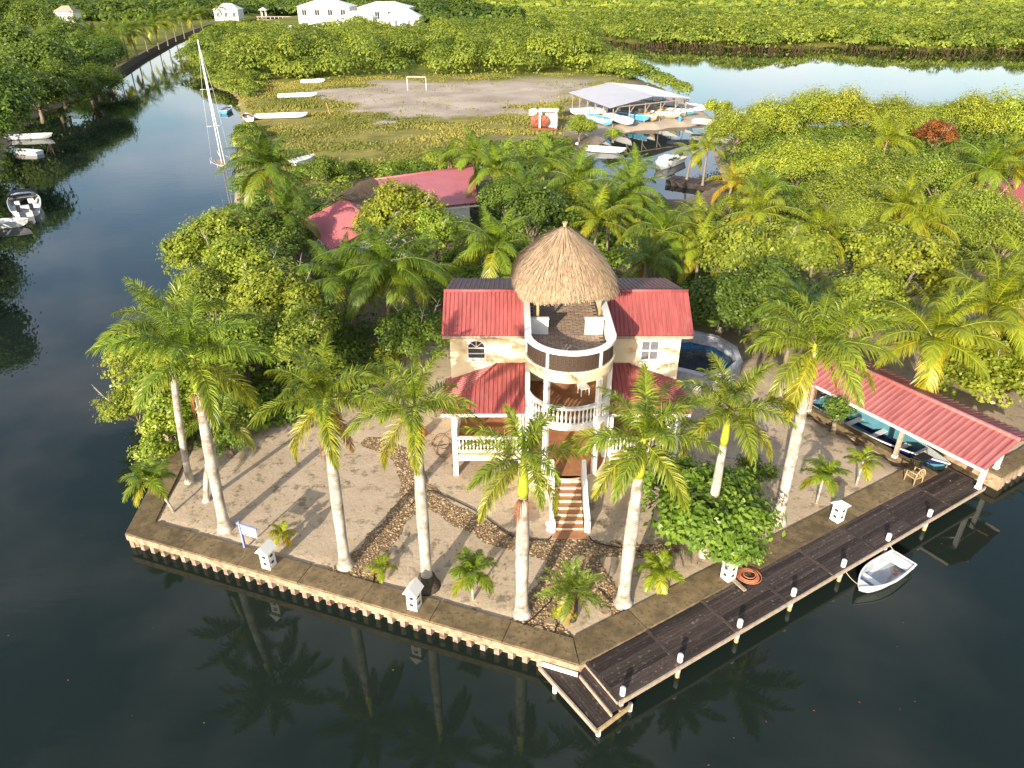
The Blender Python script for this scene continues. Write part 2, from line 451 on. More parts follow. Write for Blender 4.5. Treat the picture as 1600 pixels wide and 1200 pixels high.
# ------------------------------------------------------------------ plan of land and water
WZ = -0.8                                   # water level; yard is z = 0
UD = Vector((0.853, 0.522)); WD = Vector((-0.522, 0.853))      # along the dock, and away from the water
B0 = Vector((21.83, 29.42))                 # where the dock wall meets the boat slip
def GW(x, y): return G(x, y, WZ)
def D(u, w): p = B0 + UD * u + WD * w; return (p.x, p.y)
LC, FC = (-17.66, 24.91), (2.49, 17.74)     # left and front corner of the seawall
LW = (-18.6, 33.0)
SLIP = [D(0, 0), D(0, 9.5), D(2.5, 9.5), D(2.5, -1.9)]
W1 = [LC, FC] + SLIP + [D(60, -1.9), (150, 20), (150, -80), (-260, -80), (-260, 20), (-60, 30),
      GW(-80, 560), GW(-70, 470), GW(-50, 400), GW(-20, 365), GW(2, 290), GW(18, 225), GW(55, 185), GW(110, 160), GW(180, 110), GW(270, 62), GW(330, 38), GW(470, 17),
      GW(560, 17), GW(560, 23), GW(480, 24), GW(345, 42), GW(310, 65), GW(290, 95), GW(300, 120), GW(345, 140), GW(368, 152), GW(372, 178), GW(378, 197), GW(366, 250), GW(362, 320),
      GW(335, 400), GW(290, 500), GW(262, 600), GW(245, 690), LW]
POND = [GW(*a) for a in [(940, 62), (1020, 70), (1100, 72), (1200, 76), (1300, 73), (1450, 80), (1600, 80), (1800, 84), (1850, 200), (1600, 205), (1400, 200), (1250, 205), (1150, 212), (1110, 240), (1130, 290),
        (1060, 318), (950, 300), (900, 275), (903, 247), (938, 227), (956, 213), (980, 207), (1030, 203), (1090, 197), (1120, 192), (1092, 170), (1035, 140), (985, 120), (942, 95)]]

def poly_sd(px, py, poly):
    """signed distance, negative inside the polygon"""
    P = np.asarray(poly, float); n = len(P)
    best = np.full(px.shape, 1e18); ins = np.zeros(px.shape, bool)
    for i in range(n):
        a, b = P[i], P[(i + 1) % n]
        dx, dy = b - a
        t = np.clip(((px - a[0]) * dx + (py - a[1]) * dy) / (dx * dx + dy * dy + 1e-12), 0, 1)
        best = np.minimum(best, (px - a[0] - t * dx) ** 2 + (py - a[1] - t * dy) ** 2)
        if dy != 0:
            c = ((a[1] > py) != (b[1] > py)) & (px < (b[0] - a[0]) * (py - a[1]) / dy + a[0])
            ins ^= c
    d = np.sqrt(best)
    return np.where(ins, -d, d)

def vnoise(x, y, s, seed=0):
    """cheap smooth value noise"""
    x = x / s + seed * 17.3; y = y / s + seed * 9.1
    xi, yi = np.floor(x), np.floor(y); fx, fy = x - xi, y - yi
    fx = fx * fx * (3 - 2 * fx); fy = fy * fy * (3 - 2 * fy)
    h = lambda a, b: np.modf(np.abs(np.sin(a * 127.1 + b * 311.7 + seed) * 43758.5453))[0]
    return (h(xi, yi) * (1 - fx) + h(xi + 1, yi) * fx) * (1 - fy) + (h(xi, yi + 1) * (1 - fx) + h(xi + 1, yi + 1) * fx) * fy

def land_sd(x, y):
    return np.minimum(poly_sd(x, y, W1), poly_sd(x, y, POND))

# ground sheet: one grid, fine in the yard, coarse towards the horizon
def axis(a0, a1, fine, lo, hi, grow):
    c = list(np.arange(a0, a1 + 1e-6, fine)); s = fine; x = a1
    while x < hi: s *= grow; x += s; c.append(x)
    s = fine; x = a0; left = []
    while x > lo: s *= grow; x -= s; left.append(x)
    return np.array(left[::-1] + c)
gx = axis(-24, 34, 0.6, -2600, 2600, 1.035)
gy = axis(14, 60, 0.6, 8, 4500, 1.03)
GX, GY = np.meshgrid(gx, gy)
SDL = land_sd(GX, GY)
GZ = np.clip(-1.15 + 1.3 * SDL, -2.6, 0.0)
wild = np.clip((SDL - 2) / 6, 0, 1) * np.clip((GY - 55) / 30, 0, 1)
GZ = GZ + np.where(GZ >= -0.01, wild * (vnoise(GX, GY, 9, 3) - 0.5) * 0.35, 0)
far = np.clip((GY - 560) / 200, 0, 1)
GZ = np.where(SDL > 4, GZ + far * (4.0 + 3 * vnoise(GX, GY, 40, 5)), GZ)
ny, nx = GX.shape
gv = np.stack([GX.ravel(), GY.ravel(), GZ.ravel()], 1)
idx = np.arange(nx * ny).reshape(ny, nx)
gf = np.stack([idx[:-1, :-1].ravel(), idx[:-1, 1:].ravel(), idx[1:, 1:].ravel(), idx[1:, :-1].ravel()], 1)
gme = npmesh('ground', gv, gf, None, None, True)
FIELD = [G(*a) for a in [(360, 150), (420, 122), (600, 118), (940, 112), (985, 130), (900, 160), (885, 215), (780, 215), (700, 265), (560, 285), (430, 290), (372, 240)]]
fsd = poly_sd(GX, GY, FIELD)
infield = np.clip(-fsd / 6 + 0.5, 0, 1)
# bare grey sand lies in the far right half of the field, grass in the near left
bare = [G(*a) for a in [(520, 140), (640, 126), (760, 122), (935, 114), (935, 135), (830, 168), (700, 190), (590, 186), (560, 165)]]
bsd = poly_sd(GX, GY, bare) + (vnoise(GX, GY, 7, 21) - .5) * 16 + (vnoise(GX, GY * 2.5, 2.6, 22) - .5) * 7
spit = [G(*a) for a in [(880, 205), (960, 220), (1110, 200), (1120, 185), (1090, 150), (1000, 140), (890, 170)]]
ssd = poly_sd(GX, GY, spit)
pale = np.maximum(infield, np.clip(-ssd / 3 + 0.5, 0, 1))
barek = np.clip(-bsd / 7 + 0.5, 0, 1)
grass = infield * np.clip(1.0 - 1.15 * barek, 0, 1) * 0.95
YARD = [LC, FC, D(0, 0), D(0, 9), (15.5, 44), (9, 46), (-6, 44), (-8, 36), (-13.5, 33.5), (-17.5, 31)]
ysd = poly_sd(GX, GY, YARD)
soil = np.clip((ysd + 0.5) / 3, 0, 1) * (1 - pale) * np.clip((SDL) / 2, 0, 1)
soil = soil * np.where((GX > 17) & (GY < 62), 0.35, 1.0)
marsh = np.clip((GY - 190) / 20, 0, 1)
for nm, arr in (('pale', pale), ('grass', grass), ('soil', soil * 0.9), ('marsh', marsh)):
    a = gme.attributes.new(nm, 'FLOAT', 'POINT'); a.data.foreach_set('value', arr.ravel().astype(np.float32))
tag(put('ground', gme, GROUND), kind='structure')

wm = MB().add([(-4000, -400, WZ), (4000, -400, WZ), (4000, 6000, WZ), (-4000, 6000, WZ)], [(0, 1, 2, 3)])
tag(wm.build('water', WATER), kind='structure')

# ------------------------------------------------------------------ seawall: cap slabs over a pale corrugated sheet pile
def offset_in(a, b, d):
    a, b = Vector(a), Vector(b); t = (b - a).normalized(); n = Vector((-t.y, t.x)); return a + n * d, b + n * d, t, n
def seawall(a, b, label, width=1.08, slab=3.05, sheet=True, end_cut=(0, 0)):
    """a->b has the land on its left-hand side"""
    a, b = Vector(a), Vector(b); t = (b - a).normalized(); n = Vector((-t.y, t.x)); L = (b - a).length
    w = thing('seawall', label, 'seawall', (a.x, a.y, 0))
    k = max(1, round(L / slab)); s = L / k
    for i in range(k):
        e0 = end_cut[0] if i == 0 else 0; e1 = end_cut[1] if i == k - 1 else 0
        g = 0.012
        p = [t * (i * s + g), t * ((i + 1) * s - g), t * ((i + 1) * s - g + e1) + n * width, t * (i * s + g - e0) + n * width]
        dz = random.uniform(-0.012, 0.012)
        m = MB().prism([(q.x, q.y) for q in p], -0.22 + dz, 0.08 + dz)
        m.build('cap_slab', CONC, w)
    # pale edge beam
    m = MB(); q = [t * 0 - n * 0.05, t * L - n * 0.05, t * L + n * 0.0, n * 0.0]
    m.prism([(x.x, x.y) for x in q], -0.30, 0.02)
    m.build('edge_beam', CONCE, w)
    if sheet:
        m = MB(); per = 0.58; npan = int(L / per)
        prof = []
        for i in range(npan):
            x0 = i * per
            prof += [(x0, 0.05), (x0 + per * 0.36, 0.05), (x0 + per * 0.5, 0.36), (x0 + per * 0.86, 0.36)]
        prof.append((npan * per, 0.05))
        vs = []
        for x, d in prof:
            q = t * x + n * d; vs += [(q.x, q.y, -2.0), (q.x, q.y, -0.28)]
        m.add(vs, [(2 * i, 2 * i + 2, 2 * i + 3, 2 * i + 1) for i in range(len(prof) - 1)])
        m.build('sheet_pile', SHEET, w)
    else:
        m = MB(); q = [n * 0.03, t * L + n * 0.03, t * L + n * 0.4, n * 0.4]
        m.prism([(x.x, x.y) for x in q], -2.0, -0.29); m.build('wall_face', CONCE, w)
    return w
seawall(LC, FC, 'long brown concrete seawall along the front of the yard facing the open water', end_cut=(-0.75, -0.55))
seawall(FC, D(0, 0), 'concrete seawall running behind the dark wooden dock', end_cut=(-0.55, 0), width=1.15)
seawall(LW, LC, 'short seawall on the left side of the yard under the overhanging trees', end_cut=(0, -0.75), sheet=False)
seawall(D(0, 0), D(0, 9.5), 'timber-edged bank on the yard side of the boat slip', width=0.4, sheet=False, slab=9)
seawall(D(0, 9.5), D(2.5, 9.5), 'short wall closing the back end of the boat slip', width=0.4, sheet=False, slab=9)
seawall(D(2.5, 9.5), D(2.5, -1.9), 'seawall on the far side of the boat slip under the red roof', width=0.6, sheet=False, slab=4)
seawall(D(2.5, -1.9), D(26, -1.9), 'seawall of the neighbouring plot at the right picture edge', width=0.9)

# ------------------------------------------------------------------ dock of dark planks
PLANK = {}
def plank_mesh(L, w=0.125, h=0.04):
    key = (round(L, 2), round(w, 3))
    if key not in PLANK:
        k = MB(); c = 0.006
        k.add([(0, c, h), (L, c, h), (L, w - c, h), (0, w - c, h), (0, 0, h - c), (L, 0, h - c), (L, w, h - c), (0, w, h - c), (0, 0, 0), (L, 0, 0), (L, w, 0), (0, w, 0)],
              [(0, 1, 2, 3), (4, 5, 1, 0), (5, 6, 2, 1), (6, 7, 3, 2), (7, 4, 0, 3), (8, 9, 5, 4), (9, 10, 6, 5), (10, 11, 7, 6), (11, 8, 4, 7)])
        PLANK[key] = k.mesh('plank'); PLANK[key].materials.append(WOODK)
    return PLANK[key]
dang = math.atan2(UD.y, UD.x)
DL = (Vector(D(0, 0)) - Vector(FC)).length
dock = thing('dock', 'long dark weathered plank dock along the right-hand seawall', 'dock', (FC[0], FC[1], 0), dang)
# local frame: x along the dock, -y out over the water
X0, X1 = 0.28, DL + 1.0
nsec = 8; sl = (X1 - X0) / nsec
DW = 1.95
for i in range(nsec):
    xa = X0 + i * sl + 0.078; ln = sl - 0.156
    nrow = 13; pw = (DW - 0.12) / nrow
    for j in range(nrow):
        # some courses are laid in two lengths, as the joints in the photograph show
        o = put('plank', plank_mesh(ln, pw - 0.012), None, dock, (xa, -DW + 0.02 + j * pw + random.uniform(-.003, .003), 0.012 + random.uniform(-0.006, 0.006)))
        o.rotation_euler = (random.uniform(-.012, .012), random.uniform(-.001, .001), random.uniform(-.0012, .0012))
for i in range(nsec + 1):
    o = put('cross_board', plank_mesh(DW - 0.1, 0.15), None, dock, (X0 + i * sl + 0.075, -DW + 0.02, 0.02)); o.rotation_euler = (0, 0, R(90))
MB().box(((X0 + X1) / 2, -DW - 0.035, -0.06), (X1 - X0, 0.06, 0.2)).build('fascia_board', WOODL, dock)
MB().box((X1 + 0.035, -DW / 2, -0.06), (0.06, DW + 0.12, 0.2)).build('end_board', WOODL, dock)
for y in (-DW + 0.3, -DW / 2, -0.25):
    MB().box(((X0 + X1) / 2, y, -0.09), (X1 - X0 - 0.1, 0.09, 0.18)).build('joist', WOODK, dock)
# white capped mooring posts, one thing each
def mooring_post(x, label, top=0.42):
    p = Vector(FC) + UD * x - WD * (DW - 0.13)
    t = thing('mooring_post', label, 'post', (p.x, p.y, 0), dang, 'white mooring posts along the dock')
    MB().lathe([(0.09, -2.2), (0.09, -0.56)], 10).build('pile', WOODT, t)
    MB().lathe([(0.095, -0.56), (0.095, 0.05)], 10).build('white_sleeve', WHITE, t)
    MB().lathe([(0.095, 0.05), (0.105, 0.07), (0.105, top - .03), (0.09, top - .005), (0.03, top)], 12).build('white_cap', WHITE, t)
posts = [(0.55, 'white capped mooring post nearest the lower landing step'), (3.27, 'second white mooring post from the landing step'), (6.40, 'third white mooring post from the landing step'),
         (9.52, 'white mooring post below the coiled orange hose'), (12.72, 'white mooring post by the bow of the white dinghy'), (15.88, 'white mooring post by the stern of the white dinghy'),
         (19.06, 'last white mooring post before the boathouse')]
for x, lb in posts: mooring_post(x, lb)
# landing: one step down and a lower platform
land = thing('landing', 'lower plank landing with a step at the corner of the dock', 'landing')
def board_deck(parent, poly, z, along, pw, name='plank'):
    """planks clipped to a convex polygon, running along a direction"""
    al = Vector(along).normalized(); ac = Vector((-al.y, al.x))
    pts = [(Vector(p).dot(al), Vector(p).dot(ac)) for p in poly]
    c0, c1 = min(p[1] for p in pts), max(p[1] for p in pts)
    n = max(1, round((c1 - c0) / pw)); s = (c1 - c0) / n
    def span(c):
        xs = []
        for i in range(len(pts)):
            (xa, ya), (xb, yb) = pts[i], pts[(i + 1) % len(pts)]
            if (ya - c) * (yb - c) < 0: xs.append(xa + (xb - xa) * (c - ya) / (yb - ya))
        return (min(xs), max(xs)) if len(xs) >= 2 else None
    for i in range(n):
        e = 0.006
        s0, s1 = span(c0 + i * s + 0.02), span(c0 + (i + 1) * s - 0.02)
        if not s0 or not s1: continue
        cs = [(s0[0], c0 + i * s + e), (s0[1], c0 + i * s + e), (s1[1], c0 + (i + 1) * s - e), (s1[0], c0 + (i + 1) * s - e)]
        m = MB().prism([tuple(al * a + ac * b) for a, b in cs], z - 0.04 + random.uniform(-.004, .004), z + random.uniform(-.004, .004))
        m.build(name, WOODK, parent)
F = Vector(FC)
def fr(x, y): p = F + UD * x + WD * y; return (p.x, p.y)
d_end_in, d_end_out = fr(0.26, -0.02), fr(0.26, -DW)
st_in, st_out = fr(-0.10, -0.18), fr(-0.10, -DW - 0.12)
board_deck(land, [fr(0.24, -0.05), fr(0.24, -DW - 0.12), st_out, st_in], -0.17, -WD, 0.12, 'step_plank')
lowp = [(1.02, 18.02), st_in, st_out, (2.66, 15.22)]
lowp = [(1.02, 18.02), fr(-0.12, -0.2), fr(-0.12, -DW - 0.15), fr(-0.86, -DW - 0.28)]
board_deck(land, lowp, -0.40, (Vector(lowp[2]) - Vector(lowp[1])), 0.15)
def edge_board(a, b, z, h, th, m_, nm):
    a, b = Vector(a), Vector(b); c = (a + b) / 2; d = b - a
    return MB().box((c.x, c.y, z), (d.length, th, h), math.atan2(d.y, d.x)).build(nm, m_, land)
edge_board(lowp[0], lowp[3], -0.47, 0.2, 0.07, WOODL, 'edge_board')
edge_board(lowp[3], fr(0.75, -DW - 0.12), -0.47, 0.2, 0.07, WOODT, 'edge_board')
edge_board(lowp[1], lowp[2], -0.30, 0.16, 0.05, WOODL, 'edge_board')
edge_board(fr(0.25, -0.05), fr(0.25, -DW), -0.08, 0.14, 0.045, WOODL, 'edge_board')
edge_board((1.12, 18.08), fr(-0.12, -0.1), -0.33, 0.16, 0.09, WHITE, 'white_rail')
for q in (lowp[3], (1.5, 17.1), fr(0.7, -DW - 0.1)):
    MB().lathe([(0.09, -2.2), (0.09, -0.45)], 10, (q[0] + 0.08, q[1] + 0.12, 0)).build('pile', WHITE, land)

# ------------------------------------------------------------------ roofs: ribbed metal sheet on any plane polygon
def roof_sheet(name, pts, eave, material, parent, pitch=0.2, rh=0.035, rw=0.07, th=0.05):
    """pts: 3-D polygon (planar); eave: 3-D direction along the eave; ribs run across it"""
    P = [Vector(p) for p in pts]
    e = Vector(eave).normalized()
    nrm = Vector((0, 0, 0))
    for i in range(len(P)): nrm += (P[i] - P[0]).cross(P[(i + 1) % len(P)] - P[0])
    nrm.normalize()
    if nrm.z < 0: nrm = -nrm; P = P[::-1]
    d = nrm.cross(e).normalized()
    m = MB(); n = len(P)
    vs = P + [p - nrm * th for p in P]
    m.add(vs, [tuple(range(n)), tuple(range(2 * n - 1, n - 1, -1))] + [(i, n + i, n + (i + 1) % n, (i + 1) % n) for i in range(n)])
    q = [(p.dot(e), p.dot(d)) for p in P]; base = P[0] - e * q[0][0] - d * q[0][1]
    s0, s1 = min(a[0] for a in q), max(a[0] for a in q)
    def span(s):
        xs = []
        for i in range(n):
            (sa, da), (sb, db) = q[i], q[(i + 1) % n]
            if (sa - s) * (sb - s) < 0: xs.append(da + (db - da) * (s - sa) / (sb - sa))
        return (min(xs), max(xs)) if len(xs) >= 2 else None
    k = max(1, int((s1 - s0) / pitch))
    for i in range(k):
        s = s0 + (i + 0.5) * (s1 - s0) / k
        a, b, c = span(max(s - rw / 2, s0 + 1e-3)), span(s), span(min(s + rw / 2, s1 - 1e-3))
        if not (a and b and c): continue
        d0, d1 = max(a[0], b[0], c[0]), min(a[1], b[1], c[1])
        if d1 - d0 < 0.05: continue
        def pt(ss, dd, h): return base + e * ss + d * dd + nrm * h
        vs = []
        for dd in (d0, d1): vs += [pt(s - rw / 2, dd, 0.0), pt(s - rw / 4, dd, rh), pt(s + rw / 4, dd, rh), pt(s + rw / 2, dd, 0.0)]
        m.add(vs, [(0, 1, 5, 4), (1, 2, 6, 5), (2, 3, 7, 6), (0, 3, 2, 1), (4, 5, 6, 7)])
    return m.build(name, material, parent)

# ------------------------------------------------------------------ the house
XC, YC, TR = 2.65, 29.2, 1.95
Z1, Z2, Z3 = 1.36, 4.40, 7.05
PI = math.pi
house = thing('house', 'cream two-storey house with red metal roofs and a round balcony tower', 'house', (XC, 32.9, 0))
hx = lambda x: x - XC
hy = lambda y: y - 32.9
def hb(name, m, x0, x1, y0, y1, z0, z1, parent=None):
    return MB().box((hx((x0 + x1) / 2), hy((y0 + y1) / 2), (z0 + z1) / 2), (x1 - x0, y1 - y0, z1 - z0)).build(name, m, parent or house)
YW = 32.9
EAV, RID, YE, YR, YB, ZB = 6.45, 7.94, 32.45, 34.7, 40.0, 6.62
def wing_wall(x0, x1, wx, ww, wz0, wz1):
    """front wall with a real window opening, then sides and back"""
    m = MB()
    t = 0.22
    def b(a0, a1, c0, c1, y0=YW, y1=YW + t): m.box((hx((a0 + a1) / 2), hy((y0 + y1) / 2), (c0 + c1) / 2), (a1 - a0, y1 - y0, c1 - c0))
    b(x0, wx - ww / 2, 0, 6.62); b(wx + ww / 2, x1, 0, 6.62); b(wx - ww / 2, wx + ww / 2, 0, wz0); b(wx - ww / 2, wx + ww / 2, wz1, 6.62)
    for xs in (x0, x1 - t):
        v = [(hx(xs), hy(YW + t), 0), (hx(xs), hy(39.6), 0), (hx(xs), hy(39.6), 6.55), (hx(xs), hy(YR), 7.78), (hx(xs), hy(YW + t), 6.62)]
        v2 = [(a + t, c, d) for a, c, d in v]
        m.add(v + v2, [(4, 3, 2, 1, 0), (5, 6, 7, 8, 9)] + [(i, (i + 1) % 5, 5 + (i + 1) % 5, 5 + i) for i in range(5)])
    b(x0 + t, x1 - t, 0, 6.5, 39.4, 39.6)
    m.build('wing_wall', CREAM, house)
wing_wall(-3.2, XC - TR, -1.85, 0.98, 4.86, 5.98)
wing_wall(XC + TR, 8.7, 7.15, 0.98, 4.78, 5.95)

def window(cx, w, z0, z1, arch, curtain):
    f = MB(); y = YW + 0.05; fw = 0.07
    def b(x0, x1, a0, a1, yy=y, th=0.09): f.box((hx((x0 + x1) / 2), hy(yy), (a0 + a1) / 2), (x1 - x0, th, a1 - a0))
    b(cx - w / 2, cx - w / 2 + fw, z0, z1); b(cx + w / 2 - fw, cx + w / 2, z0, z1); b(cx - w / 2 + fw, cx + w / 2 - fw, z0, z0 + fw); b(cx - w / 2 + fw, cx + w / 2 - fw, z1 - fw, z1)
    win = f.build('window', WHITE, house)
    s = MB()
    zs = z0 + (z1 - z0) * (0.58 if arch else 0.5)
    s.box((hx(cx), hy(y - 0.01), zs), (w - 2 * fw, 0.07, 0.06))
    zm = z0 + (zs - z0) * 0.5
    if arch: s.box((hx(cx), hy(y), zm), (w - 2 * fw, 0.05, 0.045))
    else: s.box((hx(cx), hy(y), (z0 + z1) / 2), (0.05, 0.05, z1 - z0 - 2 * fw))
    if arch:
        zc, r = zs + 0.03, w / 2 - fw
        for a in (45, 90, 135):
            s.bar((hx(cx), hy(y), zc), (hx(cx) + r * 0.95 * math.cos(R(a)), hy(y), zc + (z1 - zc - fw) * 0.98 * math.sin(R(a))), 0.035)
        # arch spandrels fill the upper corners in the wall colour
        sp = MB()
        for sg in (-1, 1):
            pts = [(sg * r, zc), (sg * (r + 0.0), z1 - fw)] + [(sg * r * math.cos(R(a)), zc + (z1 - fw - zc) * math.sin(R(a))) for a in range(90, -1, -15)]
            v = [(hx(cx) + px, hy(y - 0.02), pz) for px, pz in pts]; v2 = [(a, b_ + 0.06, c) for a, b_, c in v]
            n = len(v)
            sp.add(v + v2, [tuple(range(n)), tuple(range(2 * n - 1, n - 1, -1))])
        sp.build('arch_corner', WHITE, win)
    s.build('glazing_bar', WHITE, win)
    MB().box((hx(cx), hy(YW + 0.13), (z0 + z1) / 2), (w - 0.02, 0.02, z1 - z0 - 0.02)).build('pane', CURTAIN if curtain else GLASSY, win)
    MB().box((hx(cx), hy(YW - 0.05), z0 - 0.035), (w + 0.16, 0.16, 0.06)).build('sill', WHITE, win)
    o = MB()
    for sg in (-1, 1): o.box((hx(cx) + sg * (w / 2 + 0.045), hy(YW - 0.015), (z0 + z1) / 2), (0.09, 0.03, z1 - z0 + 0.1))
    o.box((hx(cx), hy(YW - 0.015), z1 + 0.045), (w, 0.03, 0.09))
    o.build('surround', CREAM, win)
window(-1.85, 0.98, 4.86, 5.98, True, False)
window(7.15, 0.98, 4.78, 5.95, False, True)

def wing_roof(x0, x1):
    f = roof_sheet('roof_front', [(hx(x0), hy(YE), EAV), (hx(x1), hy(YE), EAV), (hx(x1), hy(YR), RID), (hx(x0), hy(YR), RID)], (1, 0, 0), RED, house, 0.205, 0.05, 0.10)
    roof_sheet('roof_back', [(hx(x0 + .02), hy(YR + 0.02), RID - .03), (hx(x1 - .02), hy(YR + 0.02), RID - .03), (hx(x1 - .02), hy(YB), ZB), (hx(x0 + .02), hy(YB), ZB)], (1, 0, 0), REDSHADE, house, 0.25, 0.05, 0.09)
    MB().tube([(hx(x0), hy(YR), RID + 0.02), (hx(x1), hy(YR), RID + 0.02)], 0.10, 6).build('ridge_cap', RED, f)
    hb('fascia', WOODL, x0 + 0.02, x1 - 0.02, YE + 0.02, YE + 0.06, EAV - 0.20, EAV - 0.05, f)
    hb('soffit', WOODL, x0 + 0.05, x1 - 0.05, YE + 0.07, YW - 0.005, EAV - 0.10, EAV - 0.07, f)
wing_roof(-3.56, XC - TR - 0.01)
wing_roof(XC + TR + 0.01, 9.2)

# lean-to roofs over the two verandahs, hipped at the outer ends
def verandah(sg):
    X = lambda a: sg * a + (0 if sg > 0 else 0)
    def p(dx, y, z): return (sg * dx, hy(y), z)
    xin, xr, xout = TR + 0.02, 3.45, 6.2
    A, Bp, C_, Dp, Ep = p(xr, YW - 0.02, 4.62), p(xin, YW - 0.02, 4.62), p(xin, 29.62, 3.58), p(xout, 29.62, 3.58), p(xout, YW + 0.2, 3.58)
    f = roof_sheet('verandah_roof', [A, Bp, C_, Dp], (1, 0, 0), RED, house, 0.215, 0.05, 0.10)
    roof_sheet('hip_end', [A, Dp, Ep], (0, 1, 0), RED, f, 0.215, 0.05, 0.10)
    MB().tube([A, Dp], 0.07, 6).build('hip_cap', RED, f)
    MB().tube([Bp, A], 0.06, 6).build('flashing', RED, f)
    MB().box((sg * (xin + xout) / 2, hy(29.70), 3.44), (xout - xin - 0.1, 0.06, 0.2)).build('fascia', WHITE, f)
    # deck, beam, posts, balusters
    x0, x1 = TR + 0.05, 5.62
    MB().box((sg * (x0 + x1) / 2, hy(31.2), Z1 - 0.06), (x1 - x0, 3.35, 0.12)).build('verandah_floor', TERRA, house)
    MB().box((sg * (x0 + x1) / 2, hy(29.47), Z1 - 0.27), (x1 - x0, 0.2, 0.34)).build('deck_beam', CREAM, house)
    for a in (5.5, 2.2):
        for yy in (29.47, 32.2) if a > 5 else (29.47,):
            MB().box((sg * a, hy(yy), 1.75), (0.24, 0.24, 3.5)).build('verandah_post', WHITE, house)
    rl = MB().box((sg * 3.85, hy(29.47), Z1 + 0.90), (3.06, 0.16, 0.10)).build('top_rail', WHITE, house)
    MB().box((sg * 3.85, hy(29.47), Z1 + 0.09), (3.06, 0.14, 0.08)).build('bottom_rail', WHITE, rl)
    for i in range(17):
        put('baluster', BAL, None, rl, (sg * (2.42 + i * 0.179), hy(29.47), Z1 + 0.13))
    rs = MB().box((sg * 5.5, hy(30.84), Z1 + 0.90), (0.16, 2.46, 0.10)).build('top_rail', WHITE, house)
    for i in range(13): put('baluster', BAL, None, rs, (sg * 5.5, hy(29.75 + i * 0.18), Z1 + 0.13))
    MB().box((sg * 5.5, hy(30.84), Z1 + 0.09), (0.14, 2.46, 0.08)).build('bottom_rail', WHITE, rs)
    # door onto the verandah
    dr = MB().box((sg * 3.6, hy(YW - 0.03), Z1 + 1.03), (0.95, 0.05, 2.06)).build('door', DOORW, house)
    MB().box((sg * 3.6, hy(YW - 0.025), Z1 + 2.12), (1.15, 0.06, 0.1)).build('frame', WHITE, dr)
bm_ = MB().lathe([(0.055, 0), (0.055, 0.05), (0.035, 0.09), (0.062, 0.26), (0.068, 0.32), (0.034, 0.56), (0.03, 0.62), (0.055, 0.68), (0.055, 0.73)], 8)
BAL = bm_.mesh('baluster'); BAL.materials.append(WHITE)
verandah(-1); verandah(1)

# ---- tower
tcx, tcy = 0.0, hy(YC)
def half(mb, r0, r1, z0, z1, n=28): return mb.arc(tcx, tcy, r0, r1, z0, z1, PI, 2 * PI, n)
def halfslab(r, z0, z1, yb):
    pts = [(r * math.cos(a), tcy + r * math.sin(a)) for a in np.linspace(PI, 2 * PI, 29)] + [(r, hy(yb)), (-r, hy(yb))]
    return MB().prism(pts, z0, z1)
halfslab(TR - 0.05, Z1 - 0.30, Z1, YW).build('porch_floor', TERRA, house)
half(MB(), TR - 0.04, TR + 0.06, 0.0, Z1 + 0.02).build('porch_base', CREAM, house)
halfslab(TR - 0.06, Z2 - 0.2, Z2, YW).build('balcony_floor', TERRA, house)
half(MB(), TR - 0.05, TR + 0.08, Z2 - 0.24, Z2 + 0.10).build('balcony_edge', WHITE, house)
JOINT = mat('dark_joint_mortar', (0.10, 0.075, 0.06), 0.9, 0.2, 6)
halfslab(TR - 0.05, Z3 - 0.3, Z3, 35.6).build('terrace_slab', JOINT, house)
half(MB(), TR - 0.04, TR + 0.06, Z3 - 0.42, Z3 + 0.13).build('terrace_band', BAND, house)
half(MB(), TR + 0.06, TR + 0.12, Z3 + 0.06, Z3 + 0.16).build('band_moulding', CREAM, house)
# terrace paving, brick by brick, in courses
pv = MB()
paver_n = 0
tl = bpy.data.objects['terrace_slab']
PAV = []
for var in range(3):
    k = MB().box((0, 0, 0.008), (0.365, 0.175, 0.016)); me_ = k.mesh('paver'); me_.materials.append(PAVER); PAV.append(me_)
for j in range(44):
    y = YC - TR + 0.25 + j * 0.2
    if y > 35.2: break
    for i in range(-6, 7):
        x = i * 0.39 + (0.195 if j % 2 else 0)
        if y < YC and math.hypot(x, y - YC) > TR - 0.25: continue
        if abs(x) > TR - 0.28: continue
        o = put('paver', PAV[0], None, tl, (x, hy(y), Z3 + 0.002 + random.uniform(0, .004)))
# side walls of the tower
for sg in (-1, 1):
    MB().box((sg * (TR - 0.08), hy((YC + 35.6) / 2), (Z2 + Z3 - .3) / 2 + 0.0), (0.16, 35.6 - YC, Z3 - 0.32 - Z2)).build('tower_wall', CREAM, house)
    MB().box((sg * (TR - 0.08), hy((YC + YW) / 2), (Z1 + Z2 - .2) / 2), (0.16, YW - YC, Z2 - 0.22 - Z1)).build('tower_wall', CREAM, house)
    MB().box((sg * (TR - 0.02), hy((YC + 35.6) / 2), (Z3 + 8.02) / 2), (0.15, 35.6 - YC, 8.02 - Z3)).build('parapet', WHITE, house)
    MB().box((sg * (TR - 0.03), hy((YC + 35.6) / 2), 8.085), (0.30, 35.6 - YC, 0.12)).build('parapet_cap', WHITE, house)
    MB().box((sg * (TR - 0.62), hy(31.4), Z3 + 0.41), (0.88, 0.2, 0.78)).build('seat_wall', WHITE, house)
    MB().box((sg * (TR - 0.62), hy(31.4), Z3 + 0.825), (0.94, 0.26, 0.05)).build('seat_wall_cap', WHITE, house)
half(MB(), TR - 0.16, TR + 0.13, 8.02, 8.145).build('rim', WHITE, house)
